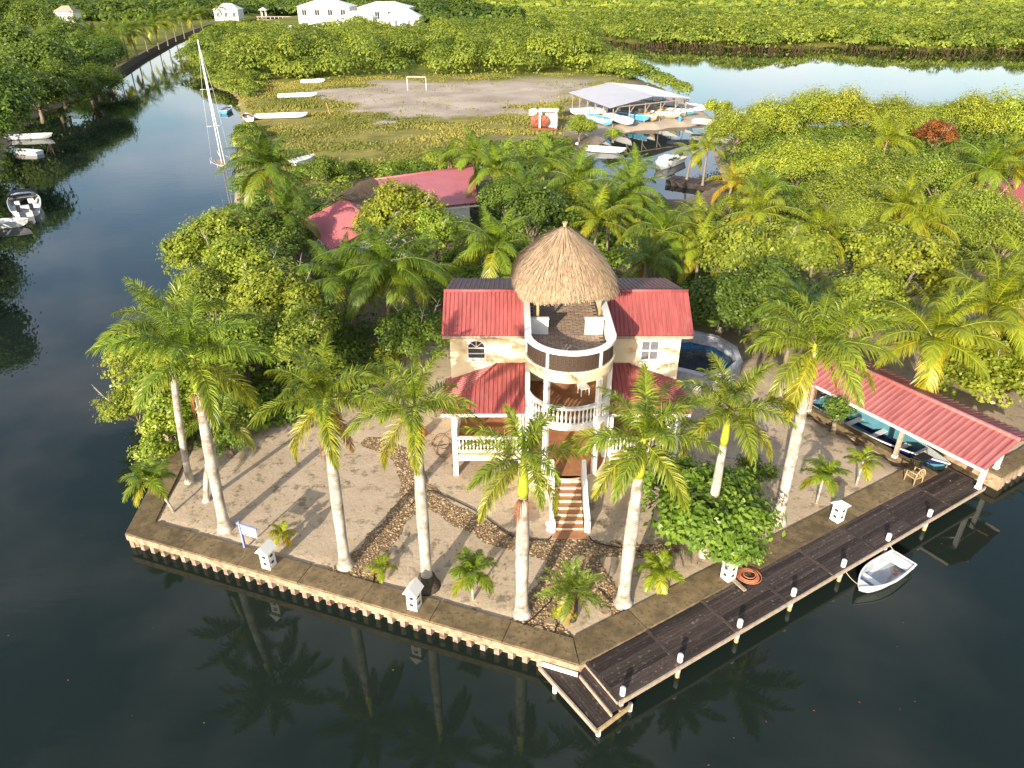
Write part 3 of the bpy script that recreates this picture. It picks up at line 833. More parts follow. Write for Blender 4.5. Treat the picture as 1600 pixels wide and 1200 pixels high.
# woven panels between white posts
post_a = [PI, PI + 0.98, PI + 2.27, 2 * PI]
for i in range(3):
    a0, a1 = post_a[i] + 0.06, post_a[i + 1] - 0.06
    pm = MB()
    n = int((a1 - a0) * TR / 0.085)
    for k in range(n):                               # upright strips
        a = a0 + (a1 - a0) * (k + 0.5) / n
        r = TR + (0.018 if k % 2 else -0.018)
        pm.box((tcx + r * math.cos(a), tcy + r * math.sin(a), 7.60), (0.058, 0.012, 0.80), a + PI / 2)
    for k in range(10):                              # bands
        z = 7.24 + k * 0.078
        pm.arc(tcx, tcy, TR - 0.006, TR + 0.006, z, z + 0.058, a0, a1, 18)
    pm.build('woven_panel', WICKER, house)
for a in post_a:
    MB().box((TR * math.cos(a), tcy + TR * math.sin(a), 7.60), (0.11, 0.11, 0.84), a).build('rail_post', WHITE, house)
# balcony columns and balustrade
col_a = [PI + 0.02, PI + 0.97, PI + 2.30, 2 * PI - 0.02]
for z0, z1 in ((Z2, Z3 - 0.42), (Z1, Z2 - 0.24)):
    for a in col_a:
        MB().box(((TR - 0.03) * math.cos(a), tcy + (TR - 0.03) * math.sin(a), (z0 + z1) / 2), (0.21, 0.21, z1 - z0), a).build('column', WHITE, house)
rl = half(MB(), TR - 0.11, TR + 0.09, Z2 + 0.83, Z2 + 0.94).build('balcony_rail', WHITE, house)
nb = 31
for i in range(nb):
    a = PI + PI * (i + 0.5) / nb
    if min(abs(a - c) for c in col_a) < 0.06: continue
    put('baluster', BAL, None, rl, ((TR - 0.01) * math.cos(a), tcy + (TR - 0.01) * math.sin(a), Z2 + 0.10))
# back wall of the balcony with its door, and a white chair
MB().box((0, hy(31.45), (Z2 + Z3 - .3) / 2), (2 * TR - 0.34, 0.12, Z3 - 0.34 - Z2)).build('balcony_back_wall', CREAM, house)
dr = MB().box((-0.25, hy(31.37), Z2 + 1.0), (1.5, 0.05, 2.0)).build('balcony_door', DOORW, house)
MB().box((-0.25, hy(31.32), Z2 + 0.06), (1.7, 0.12, 0.12)).build('threshold', WHITE, dr)
MB().box((0, hy(32.2), (Z1 + Z2 - .2) / 2), (2 * TR - 0.34, 0.12, Z2 - 0.24 - Z1)).build('porch_back_wall', CREAM, house)
dr = MB().box((0, hy(32.12), Z1 + 1.02), (1.1, 0.05, 2.04)).build('front_door', DOORW, house)
MB().lathe([(0.03, 0), (0.03, 0.06)], 8, (0.4, hy(32.07), Z1 + 1.0)).build('handle', STEEL, dr)

# stairs with terracotta treads, pale risers and white side walls
stairs = thing('stairs', 'terracotta stairs with pale risers and white side walls up to the porch', 'stairs', (XC, 25.12, 0))
ns = 8
for i in range(ns):
    y0 = 0.05 + i * 0.292; z = (i + 1) * Z1 / ns
    MB().box((0, y0 + 0.02, z - Z1 / ns / 2 - 0.01), (1.26, 0.04, Z1 / ns - 0.02)).build('riser', CREAM, stairs)
    MB().box((0, y0 + 0.155, z - 0.02), (1.26, 0.31, 0.04)).build('tread', TERRA, stairs)
MB().prism([(-0.80, -0.52), (0.80, -0.52), (0.68, 0.045), (-0.68, 0.045)], 0.0, 0.035).build('foot_slab', TERRA, stairs)
for sg in (-1, 1):
    n = 14; vs = []
    for i in range(n + 1):
        s = i / n; y = -0.02 + s * 2.42
        zt = 0.55 + 0.62 * s * 1.9 * 1.0
        zt = 0.50 + s * (Z1 + 0.45)
        off = 0.66 + 0.10 * (1 - s) ** 3
        for dx, z in ((off, 0.0), (off + 0.20, 0.0), (off + 0.20, zt), (off, zt)): vs.append((sg * dx, y, z))
    fs = []
    for i in range(n):
        b, d = i * 4, i * 4 + 4
        for k in range(4): fs.append((b + k, b + (k + 1) % 4, d + (k + 1) % 4, d + k))
    fs += [(0, 1, 2, 3), (n * 4, n * 4 + 3, n * 4 + 2, n * 4 + 1)]
    MB().add(vs, fs).build('side_wall', WHITE, stairs)
    MB().box((sg * 0.80, 0.02, 0.30), (0.26, 0.26, 0.60)).build('newel', WHITE, stairs)

# white chair on the balcony
ch = thing('chair', 'white chair standing on the round balcony of the house', 'chair', (XC + 0.85, 30.1, Z2), R(20))
MB().box((0, 0, 0.42), (0.5, 0.48, 0.05)).build('seat', WHITE, ch)
for sx in (-.21, .21):
    for sy in (-.2, .2): MB().bar((sx, sy, 0), (sx * .95, sy * .95, 0.42), 0.045).build('leg', WHITE, ch)
for i in range(6): MB().box((-0.2 + i * 0.08, 0.23, 0.70), (0.05, 0.025, 0.55)).build('back_slat', WHITE, ch)
MB().box((0, 0.23, 0.99), (0.52, 0.035, 0.08)).build('top_rail', WHITE, ch)

# ------------------------------------------------------------------ thatched hut on the roof terrace
hut = thing('thatched_hut', 'straw thatched hut on the roof terrace of the house', 'hut', (2.55, 33.55, Z3), R(9))
for sx in (-1.55, 1.55):
    for sy in (-1.55, 1.55): MB().tube([(sx, sy, 0), (sx, sy, 2.65)], 0.08, 8).build('post', WOODT, hut)
for sg in (-1, 1):
    MB().tube([(-1.75, sg * 1.55, 2.5), (1.75, sg * 1.55, 2.5)], 0.06, 6).build('beam', WOODT, hut)
    MB().tube([(sg * 1.55, -1.75, 2.56), (sg * 1.55, 1.75, 2.56)], 0.06, 6).build('beam', WOODT, hut)
def sq(a, r):                                        # rounded-square radius
    c, s = abs(math.cos(a)), abs(math.sin(a)); p = 5.0
    return r / (c ** p + s ** p) ** (1 / p)
def thatch(parent, R0, ze, za, n_straw, seed, topx=0.0, mat_=None):
    rg = np.random.default_rng(seed)
    n, rows = 40, 7
    vs, fs = [], []
    for j in range(rows + 1):
        s = j / rows
        for k in range(n):
            a = 2 * PI * k / n
            r = sq(a, R0) * (1 - s ** 1.5) * 0.95 + 0.03
            z = ze + (za - ze) * (s ** 0.92)
            vs.append((r * math.cos(a), r * math.sin(a), z))
    for j in range(rows):
        for k in range(n): fs.append((j * n + k, j * n + (k + 1) % n, (j + 1) * n + (k + 1) % n, (j + 1) * n + k))
    MB().add(vs, fs, True).build('thatch_body', DARKT, parent)
    a = rg.uniform(0, 2 * PI, n_straw)
    s = 1 - np.sqrt(rg.uniform(0.0, 1, n_straw)) * 1.0
    s = np.clip(s + rg.normal(0, 0.01, n_straw), 0, 0.97)
    rr = np.array([sq(t, R0) for t in a])
    def P(s, lift):
        r = rr * (1 - np.sign(s) * np.abs(s) ** 1.5) * 0.95 + 0.03
        z = ze + (za - ze) * np.sign(s) * np.abs(s) ** 0.92
        nx_ = np.cos(a) * 0.72; ny_ = np.sin(a) * 0.72
        return np.stack([r * np.cos(a) + nx_ * lift, r * np.sin(a) + ny_ * lift, z + 0.7 * lift], 1)
    ln = rg.uniform(0.13, 0.30, n_straw)
    p0 = P(np.minimum(s + 0.0, 0.98), rg.uniform(0.0, 0.05, n_straw))
    p1 = P(np.maximum(s - ln, -0.05 - rg.uniform(0, 0.07, n_straw)), rg.uniform(0.02, 0.15, n_straw))
    p1 += rg.normal(0, 0.05, p1.shape)
    side = unit(np.cross(p1 - p0, np.stack([np.cos(a), np.sin(a), np.full_like(a, .8)], 1))) * rg.uniform(0.008, 0.02, n_straw)[:, None]
    v = np.stack([p0 - side, p0 + side, p1 + side * .6, p1 - side * .6], 1).reshape(-1, 3)
    sh = np.clip(rg.normal(0.55, 0.25, n_straw), 0, 1)
    o = put('straw', npmesh('straw', v, np.arange(n_straw * 4).reshape(-1, 4), None, np.repeat(sh, 4)), THATCHC, parent)
    o['kind'] = 'stuff'
thatch(hut, 2.40, 2.05, 4.75, 22000, 11)
tk = MB()
for i in range(26):
    a = i * 2.4; tk.tube([(0.12 * math.cos(a), 0.12 * math.sin(a), 4.52), (0.05 * math.cos(a), 0.05 * math.sin(a), 4.72), (0.13 * math.cos(a + 1), 0.13 * math.sin(a + 1), 4.92)], [0.05, 0.04, 0.012], 4)
tk.build('top_knot', WOODT, hut)

# ------------------------------------------------------------------ pool behind the house
POOLC = mat('pool_coping_shaded', (0.50, 0.50, 0.53), 0.8, 0.15, 4)  # grey holds the tree shade that falls on the pale rim
pool = thing('pool', 'raised grey-rendered pool with blue tiles behind the right wing of the house', 'pool', (12.0, 41.2, 0))
NP = 10
def ring(mb, r0, r1, z0, z1, n=NP, off=0.2):
    vs, fs = [], []
    for k in range(n):
        a = 2 * PI * k / n + off
        for r, z in ((r0, z0), (r1, z0), (r1, z1), (r0, z1)): vs.append((r * math.cos(a) * 1.0, r * math.sin(a) * 1.15, z))
    for k in range(n):
        b, d = k * 4, ((k + 1) % n) * 4
        for q in range(4): fs.append((b + q, b + (q + 1) % 4, d + (q + 1) % 4, d + q))
    return mb.add(vs, fs)
ring(MB(), 2.55, 2.80, 0, 1.05).build('basin_wall', STONEP, pool)
ring(MB(), 2.50, 2.86, 1.05, 1.13).build('coping', POOLC, pool)
ring(MB(), 2.15, 2.55, 0, 0.30).build('bench', WHITE, pool)
pw = MB(); pw.add([(2.54 * math.cos(2 * PI * k / NP + .2), 2.54 * 1.15 * math.sin(2 * PI * k / NP + .2), 0.36) for k in range(NP)], [tuple(range(NP))])
pw.build('pool_water', GLASSY, pool)
PT = MB().box((0, 0, 0.0), (0.27, 0.27, 0.02)).mesh('tile'); PT.materials.append(POOLT)
for i in range(-9, 10):
    for j in range(-10, 11):
        x, y = i * 0.29, j * 0.29
        if 1.75 < math.hypot(x, y / 1.15) < 2.32: put('tile', PT, None, pool, (x, y, 0.375))

# ------------------------------------------------------------------ boathouse over the slip
bang = dang
bh = thing('boathouse', 'open boathouse with faded red ribbed roof over the boat slip', 'boathouse', (B0.x, B0.y, 0), bang)
e0, e1, rz_, ez_ = -1.15, 3.75, 3.0, 2.22
w0, w1 = -2.35, 8.4
f = roof_sheet('roof_side', [(e0, w0, ez_), (1.3, w0, rz_), (1.3, w1, rz_), (e0, w1, ez_)], (0, 1, 0), REDB, bh, 0.30, 0.055, 0.15)
g = roof_sheet('roof_side', [(1.32, w0, rz_ - .01), (e1, w0, ez_), (e1, w1, ez_), (1.32, w1, rz_ - .01)], (0, 1, 0), REDB, bh, 0.30, 0.055, 0.15)
MB().tube([(1.3, w0 - .02, rz_ + 0.03), (1.3, w1 + .02, rz_ + 0.03)], 0.13, 6).build('ridge_cap', REDB, f)
MB().box((e0 + 0.02, (w0 + w1) / 2, ez_ - 0.12), (0.05, w1 - w0, 0.16)).build('fascia', WHITE, f)
MB().box((e1 - 0.02, (w0 + w1) / 2, ez_ - 0.12), (0.05, w1 - w0, 0.16)).build('fascia', WHITE, g)
for (u, w, zb) in ((0.55, -1.72, 0.06), (-0.45, 2.1, 0.0), (-0.45, 7.6, 0.0), (3.0, -1.3, 0.06), (3.0, 2.4, 0.06), (3.0, 7.6, 0.06)):
    p = MB().box((u, w, (zb + 2.3) / 2), (0.19, 0.19, 2.3 - zb)).build('post', WOODL if w > 0 else WHITE, bh)
    MB().box((u, w, zb + 0.07), (0.24, 0.24, 0.14)).build('post_foot', WHITE, p)
    if w < 0: MB().bar((u - 0.08, w + 0.04, 1.55), (u - 0.08, w + 0.85, 2.2), 0.09).build('knee_brace', WHITE, p)
for w in (-1.6, 0.9, 3.4, 5.9, 8.0):
    t_ = MB().bar((e0 + .1, w, ez_ - 0.10), (e1 - .1, w, ez_ - 0.10), 0.09); t_.bar((1.3, w, ez_ - .08), (1.3, w, rz_ - .1), 0.08)
    t_.build('roof_truss', WOODT, bh)
for u in (-0.45, 3.0): MB().bar((u, w0 + .2, ez_ - 0.0), (u, w1 - .2, ez_ - 0.0), 0.11).build('wall_plate', WOODT, bh)

# ------------------------------------------------------------------ boats
def hull_mesh(L, B, Dp, fine=2.2, tran=0.86, th=0.05, floor=0.25, flare=0.78, rake=0.10, rise=0.22):
    n = 14; out, inn = [], []
    for i in range(n + 1):
        t = i / n
        b = B / 2 * (tran + (1 - tran) * math.sin(min(1, t / 0.45) * PI / 2)) * (1 - max(0, (t - 0.42) / 0.58) ** fine)
        b = max(b, 0.015)
        s = Dp * (1 + rise * t * t)
        k = Dp * 0.55 * max(0, (t - 0.6) / 0.4) ** 2.5
        x = L * t; dxr = rake * L * max(0, (t - 0.6) / 0.4) ** 2
        o = [(x, -b, s), (x - dxr * .4, -b * flare - 0.0, k + (s - k) * 0.38), (x - dxr, 0, k), (x - dxr * .4, b * flare, k + (s - k) * 0.38), (x, b, s)]
        bi = max(b - th, 0.006); fl = max(k + 0.03, Dp * floor)
        fl = min(fl, s - 0.04)
        ii = [(x, -bi, s), (x - dxr * .4, -min(bi, b * flare) * .93, fl + .02), (x - dxr * .8, 0, fl), (x - dxr * .4, min(bi, b * flare) * .93, fl + .02), (x, bi, s)]
        if i == 0:
            ii = [(p[0] + th, p[1], p[2]) for p in ii]
        out.append(o); inn.append(ii)
    mo = MB(); mi = MB(); mg = MB()
    for secs, m in ((out, mo), (inn, mi)):
        vs = [p for s in secs for p in s]
        fs = [(i * 5 + k, i * 5 + k + 1, (i + 1) * 5 + k + 1, (i + 1) * 5 + k) for i in range(n) for k in range(4)]
        fs.append((0, 1, 2, 3, 4))
        m.add(vs, fs, False)
    # gunwale strip between the two skins, with a small rubbing strake
    vs, fs = [], []
    for i in range(n + 1):
        for k in (0, 4):
            o, ii = out[i][k], inn[i][k]; sy = -1 if k == 0 else 1
            vs += [(o[0], o[1] + sy * 0.025, o[2] - 0.05), (o[0], o[1] + sy * 0.025, o[2] + 0.012), (ii[0], ii[1], ii[2] + 0.012), (ii[0], ii[1], ii[2] - 0.03)]
    for i in range(n):
        for q in (0, 1):
            a, b = (i * 2 + q) * 4, ((i + 1) * 2 + q) * 4
            for k in range(3): fs.append((a + k, a + k + 1, b + k + 1, b + k))
    # transom top
    mg.add(vs, fs)
    mg.box((th / 2, 0, out[0][0][2] - 0.01), (th, B * tran * 0.98, 0.05))
    return mo, mi, mg
def beam_at(L, B, t, fine=2.2, tran=0.86):
    return B * (tran + (1 - tran) * math.sin(min(1, t / 0.45) * PI / 2)) * (1 - max(0, (t - 0.42) / 0.58) ** fine)

def outboard(parent, y, z, m=BLACKP, s=1.0, x=-0.15):
    o = MB().box((x, y, z + 0.28 * s), (0.42 * s, 0.30 * s, 0.42 * s)); o.box((x + .02, y, z + 0.53 * s), (0.34 * s, 0.24 * s, 0.10 * s))
    o.box((x, y, z - 0.15 * s), (0.16 * s, 0.10 * s, 0.5 * s)); o.box((x - .05, y, z - 0.48 * s), (0.34 * s, 0.05 * s, 0.14 * s))
    e = o.build('outboard_motor', m, parent)
    return e

def skiff(label, x, y, z, heading, L=6.0, B=1.7, Dp=0.75, hull=GEL, inside=GEL, rail=GEL, benches=3, motor=None, console=False, roll=0.0, pitch=0.0, group=None, name='skiff', cat='boat', deck=0.2):
    """boat with its middle at x,y; z is the keel height; heading = direction of the bow"""
    t = thing(name, label, cat, (x, y, z), heading, group)
    t.rotation_euler = (roll, pitch, heading)
    mo, mi, mg = hull_mesh(L, B, Dp)
    def sh(m): m.v = [(a - L / 2, b, c) for a, b, c in m.v]; return m
    sh(mo).build('hull', hull, t); sh(mi).build('inner_skin', inside, t); sh(mg).build('gunwale', rail, t)
    for i in range(benches):
        tt = 0.12 + 0.56 * i / max(1, benches - 1)
        MB().box((L * tt - L / 2, 0, Dp * 0.68), (0.30, beam_at(L, B, tt) * 0.86, 0.05)).build('bench', rail, t)
    if deck:
        vs = []; tt = 1 - deck
        nn = 5
        for i in range(nn + 1):
            q = tt + (0.985 - tt) * i / nn; b = beam_at(L, B, q) / 2 - 0.04
            vs += [(L * q - L / 2, -max(b, .004), Dp * (1 + .22 * q * q) - 0.03), (L * q - L / 2, max(b, .004), Dp * (1 + .22 * q * q) - 0.03)]
        MB().add(vs, [(2 * i, 2 * i + 2, 2 * i + 3, 2 * i + 1) for i in range(nn)]).build('foredeck', rail, t)
    if console:
        c = MB().box((-0.05 * L, 0, Dp * 0.3 + 0.45), (0.6, 0.7, 0.9)).build('console', GEL, t)
        MB().box((-0.05 * L + 0.28, 0, Dp * 0.3 + 1.05), (0.04, 0.66, 0.32)).build('windscreen', GLASSY, c)
    if motor: outboard(t, 0, Dp * 0.9, motor, 1.0, -L / 2 - 0.15)
    return t

# dinghy tied to the dock
dp = G(1377, 897, -0.5)
dgh = math.atan2(-(0.55), -0.835)
dg = skiff('small white rowing dinghy tied to the dock', dp[0], dp[1], WZ - 0.12, math.atan2(-UD.y, -UD.x) + R(2), 3.5, 1.3, 0.52, GEL, GELG, GEL, 2, None, name='dinghy', cat='dinghy', deck=0.16)
MB().box((-1.42, 0, 0.40), (0.42, 1.12, 0.16)).build('stern_seat', GEL, dg)
MB().tube([(-0.9 + 0.16 * math.cos(a * .6), 0.15 + 0.14 * math.sin(a * .9), 0.17 + a * .004) for a in range(16)], 0.018, 5).build('coiled_line', HOSE, dg)
MB().tube([(0.2 - 0.1 * i, 0.35 - .02 * i, 0.22) for i in range(10)], 0.02, 5).build('oar', WOODT, dg)
def rope(label, pts, r=0.014, name='mooring_rope', m=ROPE):
    return tag(MB().tube(pts, r, 5).build(name, m), label, 'rope')
def sag(a, b, d, n=8): return [tuple(Vector(a).lerp(Vector(b), i / n) - Vector((0, 0, d * 4 * (i / n) * (1 - i / n)))) for i in range(n + 1)]
pA = Vector(FC) + UD * 12.72 - WD * 1.9; pB = Vector(FC) + UD * 15.88 - WD * 1.9
rope('thin rope from the dock post to the dinghy bow', sag((pA.x, pA.y, -0.05), (dp[0] - 1.38, dp[1] - 0.80, -0.32), 0.08))
rope('thin rope from the dock post to the dinghy stern', sag((pB.x, pB.y, -0.05), (dp[0] + 1.2, dp[1] + 1.15, -0.38), 0.06))

# blue boat in the slip, bow towards the dock
bc = D(1.25, 4.2)
bb = skiff('navy blue open boat with pale teal inside, moored under the red boathouse roof', bc[0], bc[1], WZ - 0.25, math.atan2(-WD.y, -WD.x), 8.2, 2.05, 1.0, BLUEH, BLUEI, GEL, 4, BLACKP, name='open_boat')
MB().box((2.75, -0.82, 0.86), (0.50, 0.03, 0.20), R(14)).build('registration_patch', mat('yellow_patch', (0.62, 0.62, 0.10), 0.5, 0.1, 9), bb)
q0, q1 = D(1.25, 0.3), D(-0.1, -0.7)
rope('slack rope from the blue boat to the seawall corner', sag((q0[0], q0[1], 0.15), (q1[0], q1[1], 0.10), 0.2))

# ------------------------------------------------------------------ yard furniture
def lantern_pillar(px, py, label, rz, gable=True):
    x, y = G(px, py, 0.08)
    t = thing('lantern_pillar', label, 'lantern', (x, y, 0.085), rz, 'white lantern pillars along the seawall')
    w, h = 0.44, 0.92
    m = MB(); th = 0.05
    MB().box((0, 0, h / 2), (w, w, h)).build('body', WHITE, t)
    rf = MB()
    a, e = w / 2 + 0.10, w / 2 + 0.12
    if gable:
        rf.add([(-a, -e, h), (a, -e, h), (a, e, h), (-a, e, h), (0, -e, h + 0.38), (0, e, h + 0.38)], [(0, 3, 2, 1), (0, 1, 4), (2, 3, 5), (1, 2, 5, 4), (3, 0, 4, 5)])
    else:
        rf.add([(-a, -e, h), (a, -e, h), (a, e, h), (-a, e, h), (0, 0, h + 0.22)], [(0, 3, 2, 1), (0, 1, 4), (1, 2, 4), (2, 3, 4), (3, 0, 4)])
    rf.build('cap', WHITE, t)
    for z in (0.30, 0.66):
        for k in range(4):
            c, s = math.cos(k * PI / 2), math.sin(k * PI / 2)
            o = MB().box((c * (w / 2 + .001) - 0, s * (w / 2 + .001), z), (0.012 if k % 2 == 0 else 0.17, 0.17 if k % 2 == 0 else 0.012, 0.13)).build('opening', GLASSY, t)
            f_ = MB().box((c * (w / 2 + .006), s * (w / 2 + .006), z - 0.085), (0.03 if k % 2 == 0 else 0.23, 0.23 if k % 2 == 0 else 0.03, 0.035)).build('sill', WHITE, t)
fa = math.atan2(FC[1] - LC[1], FC[0] - LC[0])
lantern_pillar(421, 884, 'white lantern pillar with a gabled cap beside the blue sign', fa)
lantern_pillar(648, 948, 'white lantern pillar with a gabled cap at the middle of the front seawall', fa)
lantern_pillar(1137, 903, 'white lantern pillar beside the coiled orange hose', dang, False)
lantern_pillar(1307, 812, 'white lantern pillar near the right end of the dock', dang, False)

sg_ = thing('sign', 'pale blue post sign with a white board near the left seawall', 'sign', (*G(383, 857), 0), R(-22))
MB().box((0, 0, 0.78), (0.09, 0.09, 1.56)).build('post', SIGNB, sg_)
MB().box((0.40, 0, 1.42), (1.10, 0.07, 0.08)).build('arm', SIGNB, sg_)
bd = MB().box((0.47, 0, 1.12), (0.80, 0.03, 0.46)).build('board', WHITE, sg_)
MB().box((0.47, 0, 1.37), (0.84, 0.04, 0.04)).build('board_edge', SIGNB, bd)
pm_ = MB()                                          # print too faint to read in the photograph: a row of pale marks
for i, (wx, hh) in enumerate(((.10, .05), (.07, .035), (.09, .03), (.06, .04))):
    pm_.box((0.20 + i * 0.17, -0.017, 1.20 - .004 * i), (wx, 0.004, hh))
pm_.build('faint_print', SIGNT, bd)
MB().box((0.36, -0.017, 0.95), (0.06, 0.004, 0.09)).build('small_mark', SIGNB, bd)

hp = G(1170, 901, 0.08)
hs = []
for i in range(150):
    a = i * 0.30; r = 0.44 + 0.06 * math.sin(i * 0.071 + 1) - 0.0011 * i
    hs.append((r * math.cos(a) * 1.08 + .03 * math.sin(i * .05), r * math.sin(a) + .03 * math.cos(i * .083), 0.025 + 0.0005 * i))
tag(MB().tube(hs, 0.017, 6).build('coiled_hose', HOSE, None, (hp[0], hp[1], 0.09)), 'coiled orange hose lying on the dock beside a white lantern', 'hose')
pl = G(1152, 914, 0.05)
tag(MB().box((0, 0, 0.03), (0.9, 0.16, 0.05)).build('loose_board', WOODL, None, (pl[0], pl[1], 0.1), R(118)), 'short loose board lying across the dock edge by the hose', 'board')

# bamboo armchair and small dark table at the end of the dock
cp = G(1426, 752, 0.08)
ac = thing('armchair', 'bamboo armchair with rounded slatted back by the boathouse', 'chair', (cp[0], cp[1], 0.09), R(205))
for sx in (-.3, .3):
    for sy in (-.27, .27): MB().tube([(sx, sy, 0), (sx * .96, sy * .96, 0.62 if sy < 0 else 0.44)], 0.032, 6).build('leg', WOODT, ac)
MB().box((0, 0, 0.38), (0.62, 0.56, 0.06)).build('seat', WOODT, ac)
bk = MB().tube([(0.34 * math.cos(a), 0.28, 0.42 + 0.50 * math.sin(a)) for a in np.linspace(0, PI, 11)], 0.03, 6).build('back_hoop', WOODT, ac)
for i in range(5):
    a = R(30 + i * 30); MB().tube([(0.12 * math.cos(a), 0.28, 0.42), (0.33 * math.cos(a), 0.28, 0.42 + 0.48 * math.sin(a))], 0.018, 5).build('back_slat', WOODT, ac)
for sx in (-.3, .3): MB().tube([(sx, -.3, 0.63), (sx, .29, 0.66)], 0.032, 6).build('arm', WOODT, ac)
tp = G(1440, 722, 0.3)
tb = thing('side_table', 'small black table beside the bamboo armchair', 'table', (tp[0], tp[1], 0.0), R(30))
MB().box((0, 0, 0.62), (0.85, 0.55, 0.04)).build('table_top', BLACKP, tb)
for sx in (-.37, .37):
    for sy in (-.22, .22): MB().box((sx, sy, 0.3), (0.04, 0.04, 0.6)).build('leg', BLACKP, tb)

# hanging clay pot and the loose vine near the verandah
pp = G(658, 683)
pt = thing('plant_pot', 'round clay pot standing on the sand left of the house', 'pot', (pp[0], pp[1], 0))
MB().lathe([(0.16, 0), (0.30, 0.16), (0.33, 0.34), (0.26, 0.52), (0.29, 0.58), (0.25, 0.58), (0.22, 0.5)], 16).build('pot', POTM, pt)
vv = []
vp = G(690, 706)
for i in range(60):
    a = i * 0.23; vv.append((0.7 * math.cos(a) * (1 - i / 120), 0.9 * math.sin(a * .7) + i * .004, 0.25 + 0.25 * math.sin(i * .31)))
tag(MB().tube(vv, 0.022, 5).build('vine_coil', mat('vine_stem', (0.22, 0.10, 0.06), 0.9, 0.2, 8), None, (vp[0], vp[1], 0.02)), 'loose brown vine stems looping over the sand beside the verandah', 'vine')
wp = G(856, 828)
wl_ = thing('garden_lamp', 'small white garden lamp at the foot of the stairs', 'lamp', (wp[0], wp[1], 0))
MB().lathe([(0.10, 0), (0.05, 0.05), (0.04, 0.25)], 10).build('stem', WHITE, wl_)
MB().lathe([(0.03, 0.25), (0.12, 0.33), (0.13, 0.42), (0.07, 0.5), (0.01, 0.52)], 12).build('globe', WHITE, wl_)
kp = G(855, 760)
kk = thing('bamboo_stand', 'bundle of upright wooden stakes left of the stairs', 'stakes', (kp[0], kp[1], 0))
for i in range(3): MB().tube([(i * .14 - .1, i * .05, 0), (i * .16 - .1, i * .05, 1.3 - i * .2)], 0.06, 7).build('stake', (BARK, CREAM, RUST)[i], kk)

# ------------------------------------------------------------------ garden paths: dark bed, thousands of stone chips, black edging
PATHS = [([(528, 902), (560, 880), (600, 836), (640, 790), (650, 752), (628, 715), (585, 690)], 1.25),
         ([(650, 762), (690, 790), (735, 818), (790, 842), (850, 858), (890, 862)], 1.25),
         ([(890, 848), (880, 885), (855, 935), (835, 968), (815, 985)], 1.35),
         ([(905, 848), (920, 890), (945, 930), (980, 962), (1000, 985)], 1.15),
         ([(840, 975), (870, 1000)], 1.2), ([(915, 855), (960, 858), (1010, 862), (1050, 855)], 1.0),
         ([(530, 905), (560, 908), (590, 905)], 0.8)]
def seg_d(x, y, pts):
    best = np.full(x.shape, 1e9)
    for (ax, ay), (bx, by) in zip(pts[:-1], pts[1:]):
        dx, dy = bx - ax, by - ay
        t = np.clip(((x - ax) * dx + (y - ay) * dy) / (dx * dx + dy * dy), 0, 1)
        best = np.minimum(best, np.hypot(x - ax - t * dx, y - ay - t * dy))
    return best
def path_sd(x, y):
    d = np.full(x.shape, 1e9)
    for pts, w in PATHS: d = np.minimum(d, seg_d(x, y, [G(*p) for p in pts]) - w * 0.43)
    d = d + (vnoise(x, y, 0.9, 4) - 0.5) * 0.34
    # stays clear of the seawall cap and the stairs' foot
    d = np.maximum(d, 1.12 - poly_sd(x, y, W1))
    d = np.maximum(d, -np.maximum(np.abs(x - XC) - 0.86, np.maximum(24.55 - y, y - 28)))
    return d
cs = 0.09
ax_, ay_ = np.arange(-9, 10, cs), np.arange(17.5, 33.5, cs)
PX, PY = np.meshgrid(ax_, ay_); PD = path_sd(PX, PY)
inside = (PD[:-1, :-1] < 0) | (PD[:-1, 1:] < 0) | (PD[1:, :-1] < 0) | (PD[1:, 1:] < 0)
ii = np.arange(PX.size).reshape(PX.shape)
pf = np.stack([ii[:-1, :-1][inside], ii[:-1, 1:][inside], ii[1:, 1:][inside], ii[1:, :-1][inside]], 1)
used, inv = np.unique(pf, return_inverse=True)
pvv = np.stack([PX.ravel()[used], PY.ravel()[used], np.full(len(used), 0.006)], 1)
path = tag(put('path', npmesh('path', pvv, inv.reshape(-1, 4)), PATHM), kind='structure')
n = 62000
qx, qy = rng.uniform(-9, 10, n), rng.uniform(17.5, 33.5, n)
keep = path_sd(qx, qy) < 0.02
qx, qy = qx[keep], qy[keep]; n = len(qx)
r = rng.uniform(0.018, 0.048, n) * rng.choice([1, 1, 1, 1, 1.9], n)
base = np.array([[1, 0, 0], [0, 1, 0], [-1, 0, 0], [0, -1, 0], [0, 0, 1]], float)
base = np.array([[1, .2, 0], [.3, 1, 0], [-.9, .4, 0], [-.3, -1, 0], [.5, -.7, 0], [.15, .1, 1]], float)
ang = rng.uniform(0, 6.28, n)
ca, sa = np.cos(ang), np.sin(ang)
pv_ = base[None] * np.stack([r, r * rng.uniform(.6, 1, n), r * rng.uniform(.35, .8, n)], 1)[:, None, :]
xx = pv_[..., 0] * ca[:, None] - pv_[..., 1] * sa[:, None] + qx[:, None]
yy = pv_[..., 0] * sa[:, None] + pv_[..., 1] * ca[:, None] + qy[:, None]
zz = pv_[..., 2] + 0.007
vv_ = np.stack([xx, yy, zz], -1).reshape(-1, 3)
tri = np.array([[0, 1, 5], [1, 2, 5], [2, 3, 5], [3, 4, 5], [4, 0, 5]])
ff = (tri[None] + (np.arange(n) * 6)[:, None, None]).reshape(-1, 3)
pb = put('stone_chips', npmesh('stone_chips', vv_, None, ff, np.repeat(rng.uniform(0, 1, n), 6)), PEBBLE, path); pb['kind'] = 'stuff'
